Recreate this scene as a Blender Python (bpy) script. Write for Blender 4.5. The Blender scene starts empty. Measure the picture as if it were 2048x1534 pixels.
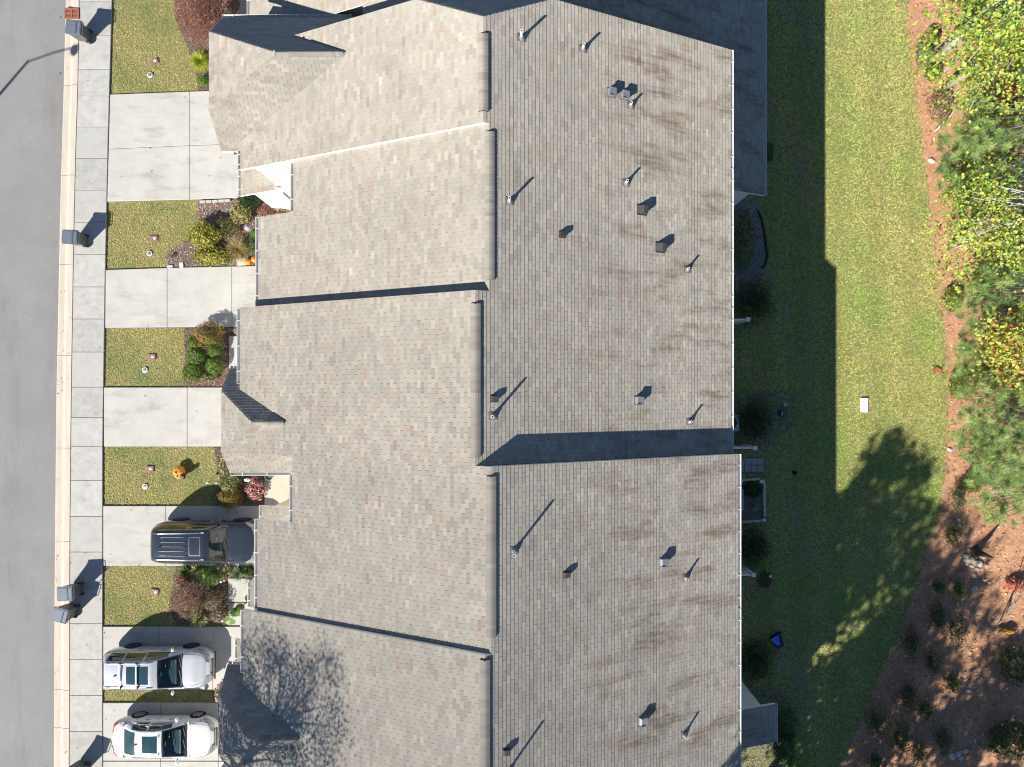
import bpy, math, random
import numpy as np
from mathutils import Vector, Matrix

random.seed(11)
rng = np.random.default_rng(11)
SC = bpy.context.scene
COL = SC.collection

# ------------------------------------------------------------------ camera, sky, sun, exposure
F, H, CX, CY = 1421.0, 34.7, 1024.0, 785.0      # focal length (px of the 2048 photo), height, nadir
cam_d = bpy.data.cameras.new('camera')
cam_d.sensor_width = 36.0
cam_d.lens = 36.0 * F / 2048.0
cam_d.shift_y = (CY - 767.0) / 2048.0
cam_d.clip_end = 600.0
cam = bpy.data.objects.new('camera', cam_d)
cam.location = (0, 0, H)
COL.objects.link(cam)
SC.camera = cam

SUN_EL, SUN_AZ = math.radians(35.6), math.radians(49.5)   # shadows run towards SUN_AZ (from +X)
DX, DY = math.cos(SUN_AZ), math.sin(SUN_AZ)
world = bpy.data.worlds.new('World')
SC.world = world
world.use_nodes = True
wn = world.node_tree
sky = wn.nodes.new('ShaderNodeTexSky')
sky.sky_type = 'NISHITA'
sky.sun_disc = False
sky.sun_elevation = SUN_EL
sky.sun_rotation = math.atan2(-DX, -DY)
sky.altitude = 100
sky.ozone_density = 6.0
sky.dust_density = .2
bg = wn.nodes['Background']
bg.inputs['Strength'].default_value = 0.062
wn.links.new(sky.outputs['Color'], bg.inputs['Color'])
sun_d = bpy.data.lights.new('sun', 'SUN')
sun_d.energy = 5.0
sun_d.angle = math.radians(0.5)
sun_d.color = (1.0, 0.942, 0.845)
sun = bpy.data.objects.new('sun', sun_d)
sun.rotation_euler = Vector((DX * math.cos(SUN_EL), DY * math.cos(SUN_EL), -math.sin(SUN_EL))).to_track_quat('-Z', 'Y').to_euler()
sun.location = (-30, -40, 40)
COL.objects.link(sun)
vs = SC.view_settings
vs.view_transform = 'Standard'
vs.look = 'None'
vs.exposure = 1.1
vs.gamma = 1.0
vs.use_curve_mapping = False
SC.cycles.use_denoising = True
SC.cycles.filter_width = 1.1
SC.cycles.max_bounces = 5
SC.cycles.diffuse_bounces = 3
SC.cycles.caustics_reflective = False
SC.cycles.caustics_refractive = False

# ------------------------------------------------------------------ helpers
GB = -1.6                                        # level of the back yard

def G(px, py, z=0.0):
    """photo measurement (px of the 2048 picture) of a point at height z -> world"""
    s = (H - z) / F
    return ((px - CX) * s, (CY - py) * s, z)

def G2(px, py, z=0.0):
    return G(px, py, z)[:2]

def solve_x(px, a, b):
    p = (px - CX) / F
    return p * (H - a) / (1 + p * b)

def nt(name):
    m = bpy.data.materials.new(name)
    m.use_nodes = True
    return m, m.node_tree, m.node_tree.nodes['Principled BSDF']

def mat(name, col=(.5, .5, .5), rough=.7, var=.12, scale=3.0, attr=False, fine=0.0, fscale=60.0, bump=0.0,
        bscale=80.0, metallic=0.0, coat=0.0, spec=None, stretch=None, detail=6.0, trans=0.0, blot=None):
    m, t, p = nt(name)
    N, L = t.nodes, t.links
    geo = N.new('ShaderNodeNewGeometry')
    src = geo.outputs['Position']
    if stretch:
        mp = N.new('ShaderNodeMapping')
        mp.inputs['Scale'].default_value = stretch
        L.new(src, mp.inputs['Vector'])
        src = mp.outputs['Vector']
    if attr:
        at = N.new('ShaderNodeAttribute')
        at.attribute_name = 'Col'
        c = at.outputs['Color']
    else:
        rgb = N.new('ShaderNodeRGB')
        rgb.outputs[0].default_value = (*col, 1)
        c = rgb.outputs[0]
    def modulate(c, amount, sc, det):
        n = N.new('ShaderNodeTexNoise')
        n.inputs['Scale'].default_value = sc
        n.inputs['Detail'].default_value = det
        n.inputs['Roughness'].default_value = .65
        L.new(src, n.inputs['Vector'])
        mr = N.new('ShaderNodeMapRange')
        mr.inputs['From Min'].default_value = .3
        mr.inputs['From Max'].default_value = .7
        mr.inputs['To Min'].default_value = 1 - amount
        mr.inputs['To Max'].default_value = 1 + amount
        L.new(n.outputs['Fac'], mr.inputs['Value'])
        mx = N.new('ShaderNodeVectorMath')
        mx.operation = 'SCALE'
        L.new(c, mx.inputs[0])
        L.new(mr.outputs['Result'], mx.inputs['Scale'])
        return mx.outputs[0], n
    if var:
        c, _ = modulate(c, var, scale, detail)
    if fine:
        c, _ = modulate(c, fine, fscale, 3.0)
    if blot:
        # scuffs and old stains: sparse darker blotches with a grainy edge
        mp2 = N.new('ShaderNodeMapping'); mp2.inputs['Scale'].default_value = blot[1]
        L.new(geo.outputs['Position'], mp2.inputs['Vector'])
        na = N.new('ShaderNodeTexNoise'); na.inputs['Scale'].default_value = blot[0]; na.inputs['Detail'].default_value = 9; na.inputs['Roughness'].default_value = .72
        L.new(mp2.outputs['Vector'], na.inputs['Vector'])
        mr = N.new('ShaderNodeMapRange'); mr.interpolation_type = 'SMOOTHSTEP'
        for k, x in zip(('From Min', 'From Max', 'To Min', 'To Max'), (.50, .72, 1.0, blot[2])): mr.inputs[k].default_value = x
        L.new(na.outputs['Fac'], mr.inputs['Value'])
        sc = N.new('ShaderNodeVectorMath'); sc.operation = 'SCALE'
        L.new(c, sc.inputs[0]); L.new(mr.outputs['Result'], sc.inputs['Scale'])
        c = sc.outputs[0]
    L.new(c, p.inputs['Base Color'])
    p.inputs['Roughness'].default_value = rough
    p.inputs['Metallic'].default_value = metallic
    if coat:
        p.inputs['Coat Weight'].default_value = coat
        p.inputs['Coat Roughness'].default_value = .04
    if spec is not None:
        p.inputs['Specular IOR Level'].default_value = spec
    if trans:
        # thin leaves let some light through
        tr = N.new('ShaderNodeBsdfTranslucent')
        L.new(c, tr.inputs['Color'])
        ms = N.new('ShaderNodeMixShader')
        ms.inputs['Fac'].default_value = trans
        L.new(p.outputs[0], ms.inputs[1])
        L.new(tr.outputs[0], ms.inputs[2])
        L.new(ms.outputs[0], N['Material Output'].inputs['Surface'])
    if bump:
        n = N.new('ShaderNodeTexNoise')
        n.inputs['Scale'].default_value = bscale
        n.inputs['Detail'].default_value = 4
        L.new(src, n.inputs['Vector'])
        b = N.new('ShaderNodeBump')
        b.inputs['Strength'].default_value = bump
        b.inputs['Distance'].default_value = .02
        L.new(n.outputs['Fac'], b.inputs['Height'])
        L.new(b.outputs['Normal'], p.inputs['Normal'])
    return m

def link(name, me, parent=None, world=True):
    o = bpy.data.objects.new(name, me)
    COL.objects.link(o)
    if parent is not None:
        attach(o, parent, world)
    return o

def wmat(o):
    m = o.matrix_basis.copy()
    while o.parent is not None:
        m = o.parent.matrix_basis @ o.matrix_parent_inverse @ m
        o = o.parent
    return m

def attach(o, parent, world=True):
    o.parent = parent
    if world:
        o.matrix_parent_inverse = wmat(parent).inverted()

def tag(o, label=None, cat=None, group=None, kind=None):
    if label: o['label'] = label
    if cat: o['category'] = cat
    if group: o['group'] = group
    if kind: o['kind'] = kind
    return o

def thing(name, label, cat, loc=(0, 0, 0), rz=0.0, group=None):
    o = bpy.data.objects.new(name, None)
    o.empty_display_size = .3
    o.location = loc
    o.rotation_euler = (0, 0, rz)
    COL.objects.link(o)
    return tag(o, label, cat, group)

def mesh_np(name, V, faces, mats, cols=None, smooth=False):
    """V (n,3); faces (m,k) ndarray of quads or tris"""
    V = np.asarray(V, np.float32)
    faces = np.asarray(faces, np.int32)
    me = bpy.data.meshes.new(name)
    m, k = faces.shape
    me.vertices.add(len(V))
    me.vertices.foreach_set('co', V.ravel())
    me.loops.add(m * k)
    me.loops.foreach_set('vertex_index', faces.ravel())
    me.polygons.add(m)
    me.polygons.foreach_set('loop_start', np.arange(0, m * k, k, dtype=np.int32))
    me.polygons.foreach_set('loop_total', np.full(m, k, np.int32))
    me.polygons.foreach_set('use_smooth', np.full(m, smooth))
    me.update(calc_edges=True)
    if cols is not None:
        a = me.color_attributes.new('Col', 'FLOAT_COLOR', 'POINT')
        c = np.ones((len(V), 4), np.float32)
        c[:, :3] = cols
        a.data.foreach_set('color', c.ravel())
    for x in (mats if isinstance(mats, (list, tuple)) else [mats]):
        me.materials.append(x)
    return me

class MB:
    def __init__(s):
        s.v, s.f, s.mi, s.c = [], [], [], []
    def add(s, vs, fs, mi=0, col=None):
        n = len(s.v)
        s.v += [tuple(p) for p in vs]
        s.f += [tuple(i + n for i in f) for f in fs]
        s.mi += [mi] * len(fs)
        s.c += [col or (.5, .5, .5)] * len(vs)
        return s
    def box(s, cx, cy, cz, sx, sy, sz, rz=0.0, top=1.0, mi=0, col=None, topy=None):
        ty = top if topy is None else topy
        c, d = math.cos(rz), math.sin(rz)
        vs = []
        for z, tx_, ty_ in ((-.5, 1, 1), (.5, top, ty)):
            for x, y in ((-.5, -.5), (.5, -.5), (.5, .5), (-.5, .5)):
                X, Y = x * sx * tx_, y * sy * ty_
                vs.append((cx + X * c - Y * d, cy + X * d + Y * c, cz + z * sz))
        return s.add(vs, [(3, 2, 1, 0), (4, 5, 6, 7), (0, 1, 5, 4), (1, 2, 6, 5), (2, 3, 7, 6), (3, 0, 4, 7)], mi, col)
    def extrude(s, poly3, vec, mi=0, col=None):
        n = len(poly3)
        vs = [tuple(p) for p in poly3] + [(p[0] + vec[0], p[1] + vec[1], p[2] + vec[2]) for p in poly3]
        fs = [tuple(range(n - 1, -1, -1)), tuple(range(n, 2 * n))] + [(i, (i + 1) % n, n + (i + 1) % n, n + i) for i in range(n)]
        return s.add(vs, fs, mi, col)
    def prism(s, poly, z0, z1, mi=0, col=None):
        return s.extrude([(p[0], p[1], z0) for p in poly], (0, 0, z1 - z0), mi, col)
    def tube(s, pts, r, n=8, mi=0, col=None, cap=True):
        pts = [Vector(p) for p in pts]
        rs = r if isinstance(r, (list, tuple)) else [r] * len(pts)
        vs, fs = [], []
        for i, p in enumerate(pts):
            d = (pts[min(i + 1, len(pts) - 1)] - pts[max(i - 1, 0)]).normalized()
            a = d.cross(Vector((0, 0, 1)) if abs(d.z) < .95 else Vector((1, 0, 0))).normalized()
            b = d.cross(a)
            for k in range(n):
                t = 2 * math.pi * k / n
                vs.append(tuple(p + (a * math.cos(t) + b * math.sin(t)) * rs[i]))
        for i in range(len(pts) - 1):
            for k in range(n):
                fs.append((i * n + k, i * n + (k + 1) % n, (i + 1) * n + (k + 1) % n, (i + 1) * n + k))
        if cap:
            fs += [tuple(range(n - 1, -1, -1)), tuple(range((len(pts) - 1) * n, len(pts) * n))]
        return s.add(vs, fs, mi, col)
    def lathe(s, prof, n=16, c=(0, 0, 0), axis='z', mi=0, col=None):
        vs, fs = [], []
        for r, h in prof:
            for k in range(n):
                t = 2 * math.pi * k / n
                x, y = r * math.cos(t), r * math.sin(t)
                if axis == 'z': vs.append((c[0] + x, c[1] + y, c[2] + h))
                elif axis == 'y': vs.append((c[0] + x, c[1] + h, c[2] + y))
                else: vs.append((c[0] + h, c[1] + x, c[2] + y))
        for i in range(len(prof) - 1):
            for k in range(n):
                fs.append((i * n + k, i * n + (k + 1) % n, (i + 1) * n + (k + 1) % n, (i + 1) * n + k))
        fs += [tuple(range(n - 1, -1, -1)), tuple(range((len(prof) - 1) * n, len(prof) * n))]
        return s.add(vs, fs, mi, col)
    def ball(s, c, r, nu=12, nv=8, mi=0, col=None, fn=None):
        rx, ry, rz_ = r if isinstance(r, (tuple, list)) else (r, r, r)
        vs, fs = [], []
        for j in range(nv + 1):
            ph = math.pi * j / nv - math.pi / 2
            for i in range(nu):
                th = 2 * math.pi * i / nu
                k = fn(th, ph) if fn else 1.0
                vs.append((c[0] + rx * k * math.cos(ph) * math.cos(th), c[1] + ry * k * math.cos(ph) * math.sin(th), c[2] + rz_ * math.sin(ph) * (1 if not fn else min(1, k + .1))))
        for j in range(nv):
            for i in range(nu):
                fs.append((j * nu + i, j * nu + (i + 1) % nu, (j + 1) * nu + (i + 1) % nu, (j + 1) * nu + i))
        return s.add(vs, fs, mi, col)
    def build(s, name, mats, parent=None, world=True, smooth=False, colors=False):
        me = bpy.data.meshes.new(name)
        me.from_pydata(s.v, [], s.f)
        for m in (mats if isinstance(mats, (list, tuple)) else [mats]):
            me.materials.append(m)
        me.polygons.foreach_set('material_index', s.mi)
        if smooth:
            me.polygons.foreach_set('use_smooth', [True] * len(s.f))
        if colors:
            a = me.color_attributes.new('Col', 'FLOAT_COLOR', 'POINT')
            a.data.foreach_set('color', np.array([(*c, 1) for c in s.c], np.float32).ravel())
        me.update()
        return link(name, me, parent, world)

def copy_tree(o, parent=None):
    c = o.copy()
    COL.objects.link(c)
    if parent is not None:
        c.parent = parent
        c.matrix_parent_inverse = o.matrix_parent_inverse.copy()
    for ch in list(o.children):
        copy_tree(ch, c)
    return c

def in_poly(P, poly):
    """P (n,2) inside polygon"""
    x, y = P[:, 0], P[:, 1]
    r = np.zeros(len(P), bool)
    n = len(poly)
    j = n - 1
    for i in range(n):
        xi, yi = poly[i]
        xj, yj = poly[j]
        c = ((yi > y) != (yj > y)) & (x < (xj - xi) * (y - yi) / (yj - yi + 1e-12) + xi)
        r ^= c
        j = i
    return r

def scatter(poly, dens):
    poly = np.array(poly)
    lo, hi = poly.min(0), poly.max(0)
    n = int((hi[0] - lo[0]) * (hi[1] - lo[1]) * dens)
    P = lo + rng.random((n, 2)) * (hi - lo)
    return P[in_poly(P, poly)]

_w = np.random.default_rng(5)
_WAVES = [(_w.normal(size=2), _w.random() * 6.28) for _ in range(14)]
def wob(P, s):
    """smooth field about -1..1"""
    r = np.zeros(len(P))
    for i, (k, ph) in enumerate(_WAVES):
        r += np.sin((P[:, 0] * k[0] + P[:, 1] * k[1]) * s * (1 + .35 * i) + ph) / (1 + .25 * i)
    return r / 4.0

def pick(pal, n):
    pal = np.array(pal, float)
    w = pal[:, 3] / pal[:, 3].sum()
    i = rng.choice(len(pal), n, p=w)
    return pal[i, :3]

def frames(nrm):
    """orthonormal frames for (n,3) normals with random spin"""
    n = nrm / np.linalg.norm(nrm, axis=1)[:, None]
    r = rng.normal(size=n.shape)
    a = np.cross(n, r)
    a /= np.linalg.norm(a, axis=1)[:, None] + 1e-9
    return n, a, np.cross(n, a)

def leaf_mesh(name, P, nrm, size, pal, m, aspect=.55, jit=.3, shade=.15, colfn=None, bend=.18):
    """rhombic leaves with a crease, one at each point"""
    n = len(P)
    nn, a, b = frames(nrm)
    s = (size * (1 + jit * rng.normal(size=n))).clip(size * .35, size * 2.0)[:, None]
    V = np.empty((n, 4, 3))
    V[:, 0] = P - a * s * .5
    V[:, 1] = P + b * s * .5 * aspect + nn * s * bend
    V[:, 2] = P + a * s * .5
    V[:, 3] = P - b * s * .5 * aspect + nn * s * bend
    c = pick(pal, n) if colfn is None else colfn(P)
    c = c * (1 + shade * rng.normal(size=(n, 1))).clip(.4, 1.7)
    fcs = np.arange(n * 4).reshape(n, 4)
    t1 = fcs[:, [0, 1, 2]]
    t2 = fcs[:, [0, 2, 3]]
    return mesh_np(name, V.reshape(-1, 3), np.concatenate([t1, t2]), m, np.repeat(c, 4, 0))

def blade_mesh(name, P, dirs, length, width, pal, m, colfn=None, droop=.5, shade=.15):
    """narrow three-segment blades from P along dirs (n,3), drooping"""
    n = len(P)
    d = dirs / np.linalg.norm(dirs, axis=1)[:, None]
    side = np.cross(d, np.array([0, 0, 1.0]) + .01 * rng.normal(size=d.shape))
    side /= np.linalg.norm(side, axis=1)[:, None] + 1e-9
    Ls = (length * (.7 + .6 * rng.random(n)))[:, None] if np.isscalar(length) else length[:, None]
    V = np.empty((n, 5, 3))
    mid = P + d * Ls * .55
    tip = P + d * Ls
    mid[:, 2] -= (Ls[:, 0] * droop * .12)
    tip[:, 2] -= (Ls[:, 0] * droop * .5)
    V[:, 0] = P - side * width * .5
    V[:, 1] = P + side * width * .5
    V[:, 2] = mid + side * width * .45
    V[:, 3] = mid - side * width * .45
    V[:, 4] = tip
    c = pick(pal, n) if colfn is None else colfn(P)
    c = c * (1 + shade * rng.normal(size=(n, 1))).clip(.4, 1.7)
    b = np.arange(n)[:, None] * 5
    T = np.concatenate([b + [0, 1, 2], b + [0, 2, 3], b + [3, 2, 4]])
    return mesh_np(name, V.reshape(-1, 3), T, m, np.repeat(c, 5, 0))

# ------------------------------------------------------------------ materials
M = {}
M['asphalt'] = mat('asphalt', (.19, .189, .186), .9, .10, .35, fine=.22, fscale=34, bump=.3, bscale=120, blot=(.8, (.9, .16, 1), .80))
M['concrete'] = mat('concrete', (.37, .36, .335), .85, .10, 1.3, fine=.07, fscale=25, bump=.08, bscale=60, blot=(1.5, (1, 1, 1), .80))
M['concrete2'] = mat('concrete_pale', (.375, .365, .34), .85, .09, .9, fine=.06, fscale=30, bump=.08, bscale=60, blot=(1.1, (.45, 1.5, 1), .74))
M['gutter_conc'] = mat('kerb_concrete', (.42, .375, .315), .85, .10, 1.2, fine=.05, fscale=30, stretch=(4, .5, 1))
M['joint'] = mat('joint_soil', (.10, .065, .045), .95, .3, 6)
M['feltjoint'] = mat('roof_felt', (.035, .035, .037), .95, .1, 4)  # dark felt of the deck, seen between the shingle tabs
M['leaf'] = mat('leaf', attr=True, rough=.55, var=0, trans=.30)
M['grass'] = mat('grass', attr=True, rough=.8, var=0, trans=.22)
M['needle'] = mat('needle', attr=True, rough=.6, var=0, trans=.3)
M['litter'] = mat('litter', attr=True, rough=.85, var=0)
M['bark'] = mat('bark', (.20, .165, .13), .9, .35, 5, bump=.5, bscale=25, stretch=(1, 1, .3))
M['palebark'] = mat('pale_bark', (.36, .34, .31), .9, .25, 6, bump=.4, bscale=30, stretch=(1, 1, .3))
M['twig'] = mat('twig', (.13, .09, .06), .9, .2, 6)
M['wall'] = mat('wall_siding', (.74, .73, .70), .6, .03, 2)
M['cream'] = mat('cream_trim', (.62, .53, .38), .6, .05, 2)
M['trim'] = mat('white_trim', (.78, .77, .75), .45, .03, 2)
M['gutterm'] = mat('gutter_metal', (.56, .555, .54), .4, .06, 3)
M['glass'] = mat('window_glass', (.02, .03, .035), .03, 0, 1, coat=1.0)
M['door'] = mat('garage_door_paint', (.66, .64, .60), .5, .03, 2)
M['pvc'] = mat('white_pvc', (.78, .77, .74), .4, .05, 8)
M['lead'] = mat('lead_flashing', (.16, .155, .15), .6, .2, 12)
M['galv'] = mat('galvanised_sheet', (.30, .305, .315), .45, .15, 9, metallic=.6)
M['darkmetal'] = mat('dark_sheet', (.045, .044, .046), .55, .15, 9)
M['blackplastic'] = mat('black_plastic', (.03, .03, .032), .5, .1, 9)
M['dark'] = mat('dark_void', (.008, .008, .008), .9, 0, 1)

def shingle_mat():
    m, t, p = nt('asphalt_shingle')
    N, L = t.nodes, t.links
    at = N.new('ShaderNodeAttribute'); at.attribute_name = 'Col'
    geo = N.new('ShaderNodeNewGeometry')
    def noise(scale, st, det=5.0):
        mp = N.new('ShaderNodeMapping'); mp.inputs['Scale'].default_value = st
        L.new(geo.outputs['Position'], mp.inputs['Vector'])
        n = N.new('ShaderNodeTexNoise'); n.inputs['Scale'].default_value = scale; n.inputs['Detail'].default_value = det
        L.new(mp.outputs['Vector'], n.inputs['Vector'])
        return n.outputs['Fac']
    def mapr(v, a, b, c, d):
        r = N.new('ShaderNodeMapRange')
        for k, x in zip(('From Min', 'From Max', 'To Min', 'To Max'), (a, b, c, d)): r.inputs[k].default_value = x
        L.new(v, r.inputs['Value'])
        return r.outputs['Result']
    def math_(op, a, b):
        n = N.new('ShaderNodeMath'); n.operation = op
        for i, x in enumerate((a, b)):
            if isinstance(x, (int, float)): n.inputs[i].default_value = x
            else: L.new(x, n.inputs[i])
        return n.outputs[0]
    g = mapr(noise(70, (1, 1, 1), 3), .3, .7, .86, 1.14)
    broad = mapr(noise(.35, (1, 1, 1), 3), .3, .7, .93, 1.07)
    sc = N.new('ShaderNodeVectorMath'); sc.operation = 'SCALE'
    L.new(at.outputs['Color'], sc.inputs[0]); L.new(math_('MULTIPLY', g, broad), sc.inputs['Scale'])
    # algae and tannin streaks that wash down towards the back eave
    st = mapr(noise(1.0, (.30, 1.7, 1), 5), .48, .66, 0, 1)
    st2 = mapr(noise(1.0, (1.5, 9.0, 1), 3), .38, .60, .35, 1)
    sep = N.new('ShaderNodeSeparateXYZ'); L.new(geo.outputs['Position'], sep.inputs[0])
    zone = math_('MAXIMUM', mapr(sep.outputs['X'], 1.0, 5.0, 0, .85), mapr(sep.outputs['X'], -9.0, -10.6, 0, .45))
    fac = math_('MULTIPLY', math_('MULTIPLY', st, st2), zone)
    mx = N.new('ShaderNodeMix'); mx.data_type = 'RGBA'; mx.blend_type = 'MULTIPLY'
    L.new(fac, mx.inputs['Factor']); L.new(sc.outputs[0], mx.inputs['A'])
    mx.inputs['B'].default_value = (.50, .42, .36, 1)
    L.new(mx.outputs['Result'], p.inputs['Base Color'])
    p.inputs['Roughness'].default_value = .92
    if 'Diffuse Roughness' in p.inputs: p.inputs['Diffuse Roughness'].default_value = 1.0
    b = N.new('ShaderNodeBump'); b.inputs['Strength'].default_value = .25; b.inputs['Distance'].default_value = .01
    L.new(noise(160, (1, 1, 1), 2), b.inputs['Height']); L.new(b.outputs['Normal'], p.inputs['Normal'])
    return m
M['shingle'] = shingle_mat()

# ================================================================== GROUND AND PAVING
LAWN_F = np.array([(.34, .305, .10, 3), (.44, .36, .16, 3.6), (.25, .28, .07, 2), (.51, .43, .20, 2), (.36, .27, .12, 1.2)])
def lawn_col_front(P):
    c = pick(LAWN_F, len(P))
    w = wob(P[:, :2], 1.1)[:, None]
    return c * (1 + .12 * w) + np.clip(-w, 0, 1) * np.array([-.15, -.03, -.03])
def lawn_col_back(P):
    c = pick([(.30, .35, .095, 3), (.38, .41, .13, 3), (.23, .30, .075, 2), (.48, .43, .20, 1.5), (.38, .30, .15, .7)], len(P))
    w = wob(P[:, :2], .55)[:, None]
    s = np.sin(P[:, 0] * 3.3 + .25 * wob(P[:, :2], .5))[:, None]           # mower stripes
    dry = np.clip((P[:, 0] - 16.0) / 5.0, 0, 1)[:, None] * np.clip((P[:, 1] + 4) / 8, 0, 1)[:, None] * .55 + np.clip(w, 0, 1) * .35
    st = np.clip(wob(np.column_stack([P[:, 0] * 3.2, P[:, 1] * .35]), .9) * 1.3 - .15, 0, 1)[:, None]   # worn streaks along the mowing direction
    dry = np.clip(dry + .6 * st, 0, .85)
    c = c * (1 - dry) + dry * np.array([.50, .41, .17])
    g = np.clip(-w - .1, 0, .7)
    worn = np.clip(wob(np.column_stack([P[:, 0] * 2.0, P[:, 1] * .7]), .8) * 1.2, 0, .75)[:, None] * (P[:, :1] < 15.5)      # thin brown turf by the houses
    c = c * (1 - worn) + worn * np.array([.40, .33, .24])
    return (c * (1 - g) + g * np.array([.22, .36, .07])) * (1 + .08 * s) * np.array([1.04, 1.12, .98])

def ground_mat():
    m, t, p = nt('lawn_soil')
    N, L = t.nodes, t.links
    geo = N.new('ShaderNodeNewGeometry')
    n1 = N.new('ShaderNodeTexNoise'); n1.inputs['Scale'].default_value = .7; n1.inputs['Detail'].default_value = 6
    n2 = N.new('ShaderNodeTexNoise'); n2.inputs['Scale'].default_value = 22; n2.inputs['Detail'].default_value = 5
    L.new(geo.outputs['Position'], n1.inputs['Vector']); L.new(geo.outputs['Position'], n2.inputs['Vector'])
    r = N.new('ShaderNodeValToRGB')
    r.color_ramp.elements[0].position = .32; r.color_ramp.elements[0].color = (.12, .135, .04, 1)
    r.color_ramp.elements[1].position = .68; r.color_ramp.elements[1].color = (.21, .185, .07, 1)
    a = N.new('ShaderNodeMath'); a.operation = 'MULTIPLY_ADD'; a.inputs[1].default_value = .6; 
    L.new(n1.outputs['Fac'], a.inputs[0])
    b = N.new('ShaderNodeMath'); b.operation = 'MULTIPLY'; b.inputs[1].default_value = .4
    L.new(n2.outputs['Fac'], b.inputs[0]); L.new(b.outputs[0], a.inputs[2])
    L.new(a.outputs[0], r.inputs['Fac']); L.new(r.outputs['Color'], p.inputs['Base Color'])
    p.inputs['Roughness'].default_value = .95
    return m
M['lawn'] = ground_mat()
mb = MB()
gx = [(-200, 0), (-6, 0), (5, GB), (200, GB)]
gv = [(x, y, z) for y in (-200, 200) for x, z in gx]
mb.add(gv, [(i, i + 1, i + 5, i + 4) for i in range(3)])
tag(mb.build('ground', M['lawn']), kind='structure')

ROAD = [(132, 0), (127, 200), (121, 400), (117, 600), (113, 800), (111, 1000), (109, 1250), (108, 1534)]
KERB = [(161, 0), (158, 180), (154, 300), (150, 480), (148, 600), (145, 800), (143, 1000), (142, 1150), (142, 1300), (141, 1534)]
WALK = [(226, 0), (222, 140), (218, 280), (215, 420), (212, 560), (209, 760), (207, 900), (207, 1534)]
def edge_x(line, py):
    ys = [p[1] for p in line]; xs = [p[0] for p in line]
    if py < 0: return xs[0] + (py) * (xs[1] - xs[0]) / (ys[1] - ys[0])
    return float(np.interp(py, ys, xs))
def edge_pt(line, py): return G2(edge_x(line, py), py)

mb = MB()
ys = list(range(-400, 2000, 60))
vsl = []
for y in ys:
    e = edge_pt(ROAD, y)
    vsl += [(-70, e[1], .004), (-32, e[1], .07), (e[0], e[1], .004)]
mb.add(vsl, [(3 * i + k, 3 * i + k + 3, 3 * i + k + 4, 3 * i + k + 1) for i in range(len(ys) - 1) for k in range(2)])
tag(mb.build('road', M['asphalt'], smooth=False), kind='structure')

def shrink(poly, d):
    """inset a convex polygon by d (towards the centroid, per axis)"""
    cx = sum(p[0] for p in poly) / len(poly); cy = sum(p[1] for p in poly) / len(poly)
    out = []
    for x, y in poly:
        r = math.hypot(x - cx, y - cy)
        out.append((x - (x - cx) / abs(x - cx + 1e-9) * d, y - (y - cy) / abs(y - cy + 1e-9) * d))
    return out

def slab_obj(name, poly, z0, z1, m, parent, d=.011, bev=.012):
    p = shrink(poly, d); q = shrink(poly, d + bev)
    n = len(p)
    vs = [(x, y, z0) for x, y in p] + [(x, y, z1 - bev * .6) for x, y in p] + [(x, y, z1) for x, y in q]
    fs = [(i, (i + 1) % n, n + (i + 1) % n, n + i) for i in range(n)] + [(n + i, n + (i + 1) % n, 2 * n + (i + 1) % n, 2 * n + i) for i in range(n)] + [tuple(range(2 * n, 3 * n))]
    if sum((p[i][0] * p[(i + 1) % n][1] - p[(i + 1) % n][0] * p[i][1]) for i in range(n)) < 0:
        fs = [f[::-1] for f in fs]
    b = MB().add(vs, fs)
    return b.build(name, m, parent)

def strip_base(name, polys, m, z=.012):
    b = MB()
    for p in polys:
        b.add([(x, y, z) for x, y in p], [tuple(range(len(p)))])
    return tag(b.build(name, m), kind='structure')

# kerb and gutter, cast in sections
KJ = [-700, -360, -180, 0, 171, 351, 529, 711, 896, 1082, 1230, 1379, 1455, 1640, 1800]
pol = [[edge_pt(ROAD, a), edge_pt(ROAD, b), edge_pt(KERB, b), edge_pt(KERB, a)] for a, b in zip(KJ, KJ[1:])]
kerb = strip_base('kerb', pol, M['joint'], .008)
for a, b in zip(KJ, KJ[1:]):
    sb = MB()
    rows = []
    for y in np.linspace(a + .35, b - .35, 4):
        r = np.array(edge_pt(ROAD, y)); k = np.array(edge_pt(KERB, y))
        row = []
        for t, z in ((.0, .012), (.06, .020), (.40, .016), (.52, .05), (.62, .085), (.97, .10), (.985, .03)):
            q = r + (k - r) * t
            row.append((q[0], q[1], z))
        rows.append(row)
    nn = len(rows[0])
    sb.add([p for r in rows for p in r], [(i * nn + k, (i + 1) * nn + k, (i + 1) * nn + k + 1, i * nn + k + 1) for i in range(3) for k in range(nn - 1)])
    sb.build('kerb_section', M['gutter_conc'], kerb, smooth=False)

WJ = [-520, -450, -380, -310, -240, -180, -120, -60, 5, 72, 140, 193, 255, 318, 381, 445, 509, 574, 638, 704, 774, 835, 892, 960, 1032, 1103, 1175, 1246, 1317, 1389, 1461, 1533, 1605, 1677, 1750]
pol = [[edge_pt(KERB, a), edge_pt(KERB, b), edge_pt(WALK, b), edge_pt(WALK, a)] for a, b in zip(WJ, WJ[1:])]
walk = strip_base('sidewalk', pol, M['joint'])
wm = [mat('walk_concrete', (.335 * k, .33 * k, .312 * k), .85, .13, 1.6 + i, fine=.06, fscale=25, bump=.08, bscale=60, blot=(1.6 + .3 * i, (1, 1, 1), .80)) for i, k in enumerate((1.0, 1.05, .93, 1.02))]
for i, p in enumerate(pol):
    slab_obj('slab', p, 0, .095, wm[(i * 7 // 3) % 4], walk)

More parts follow.
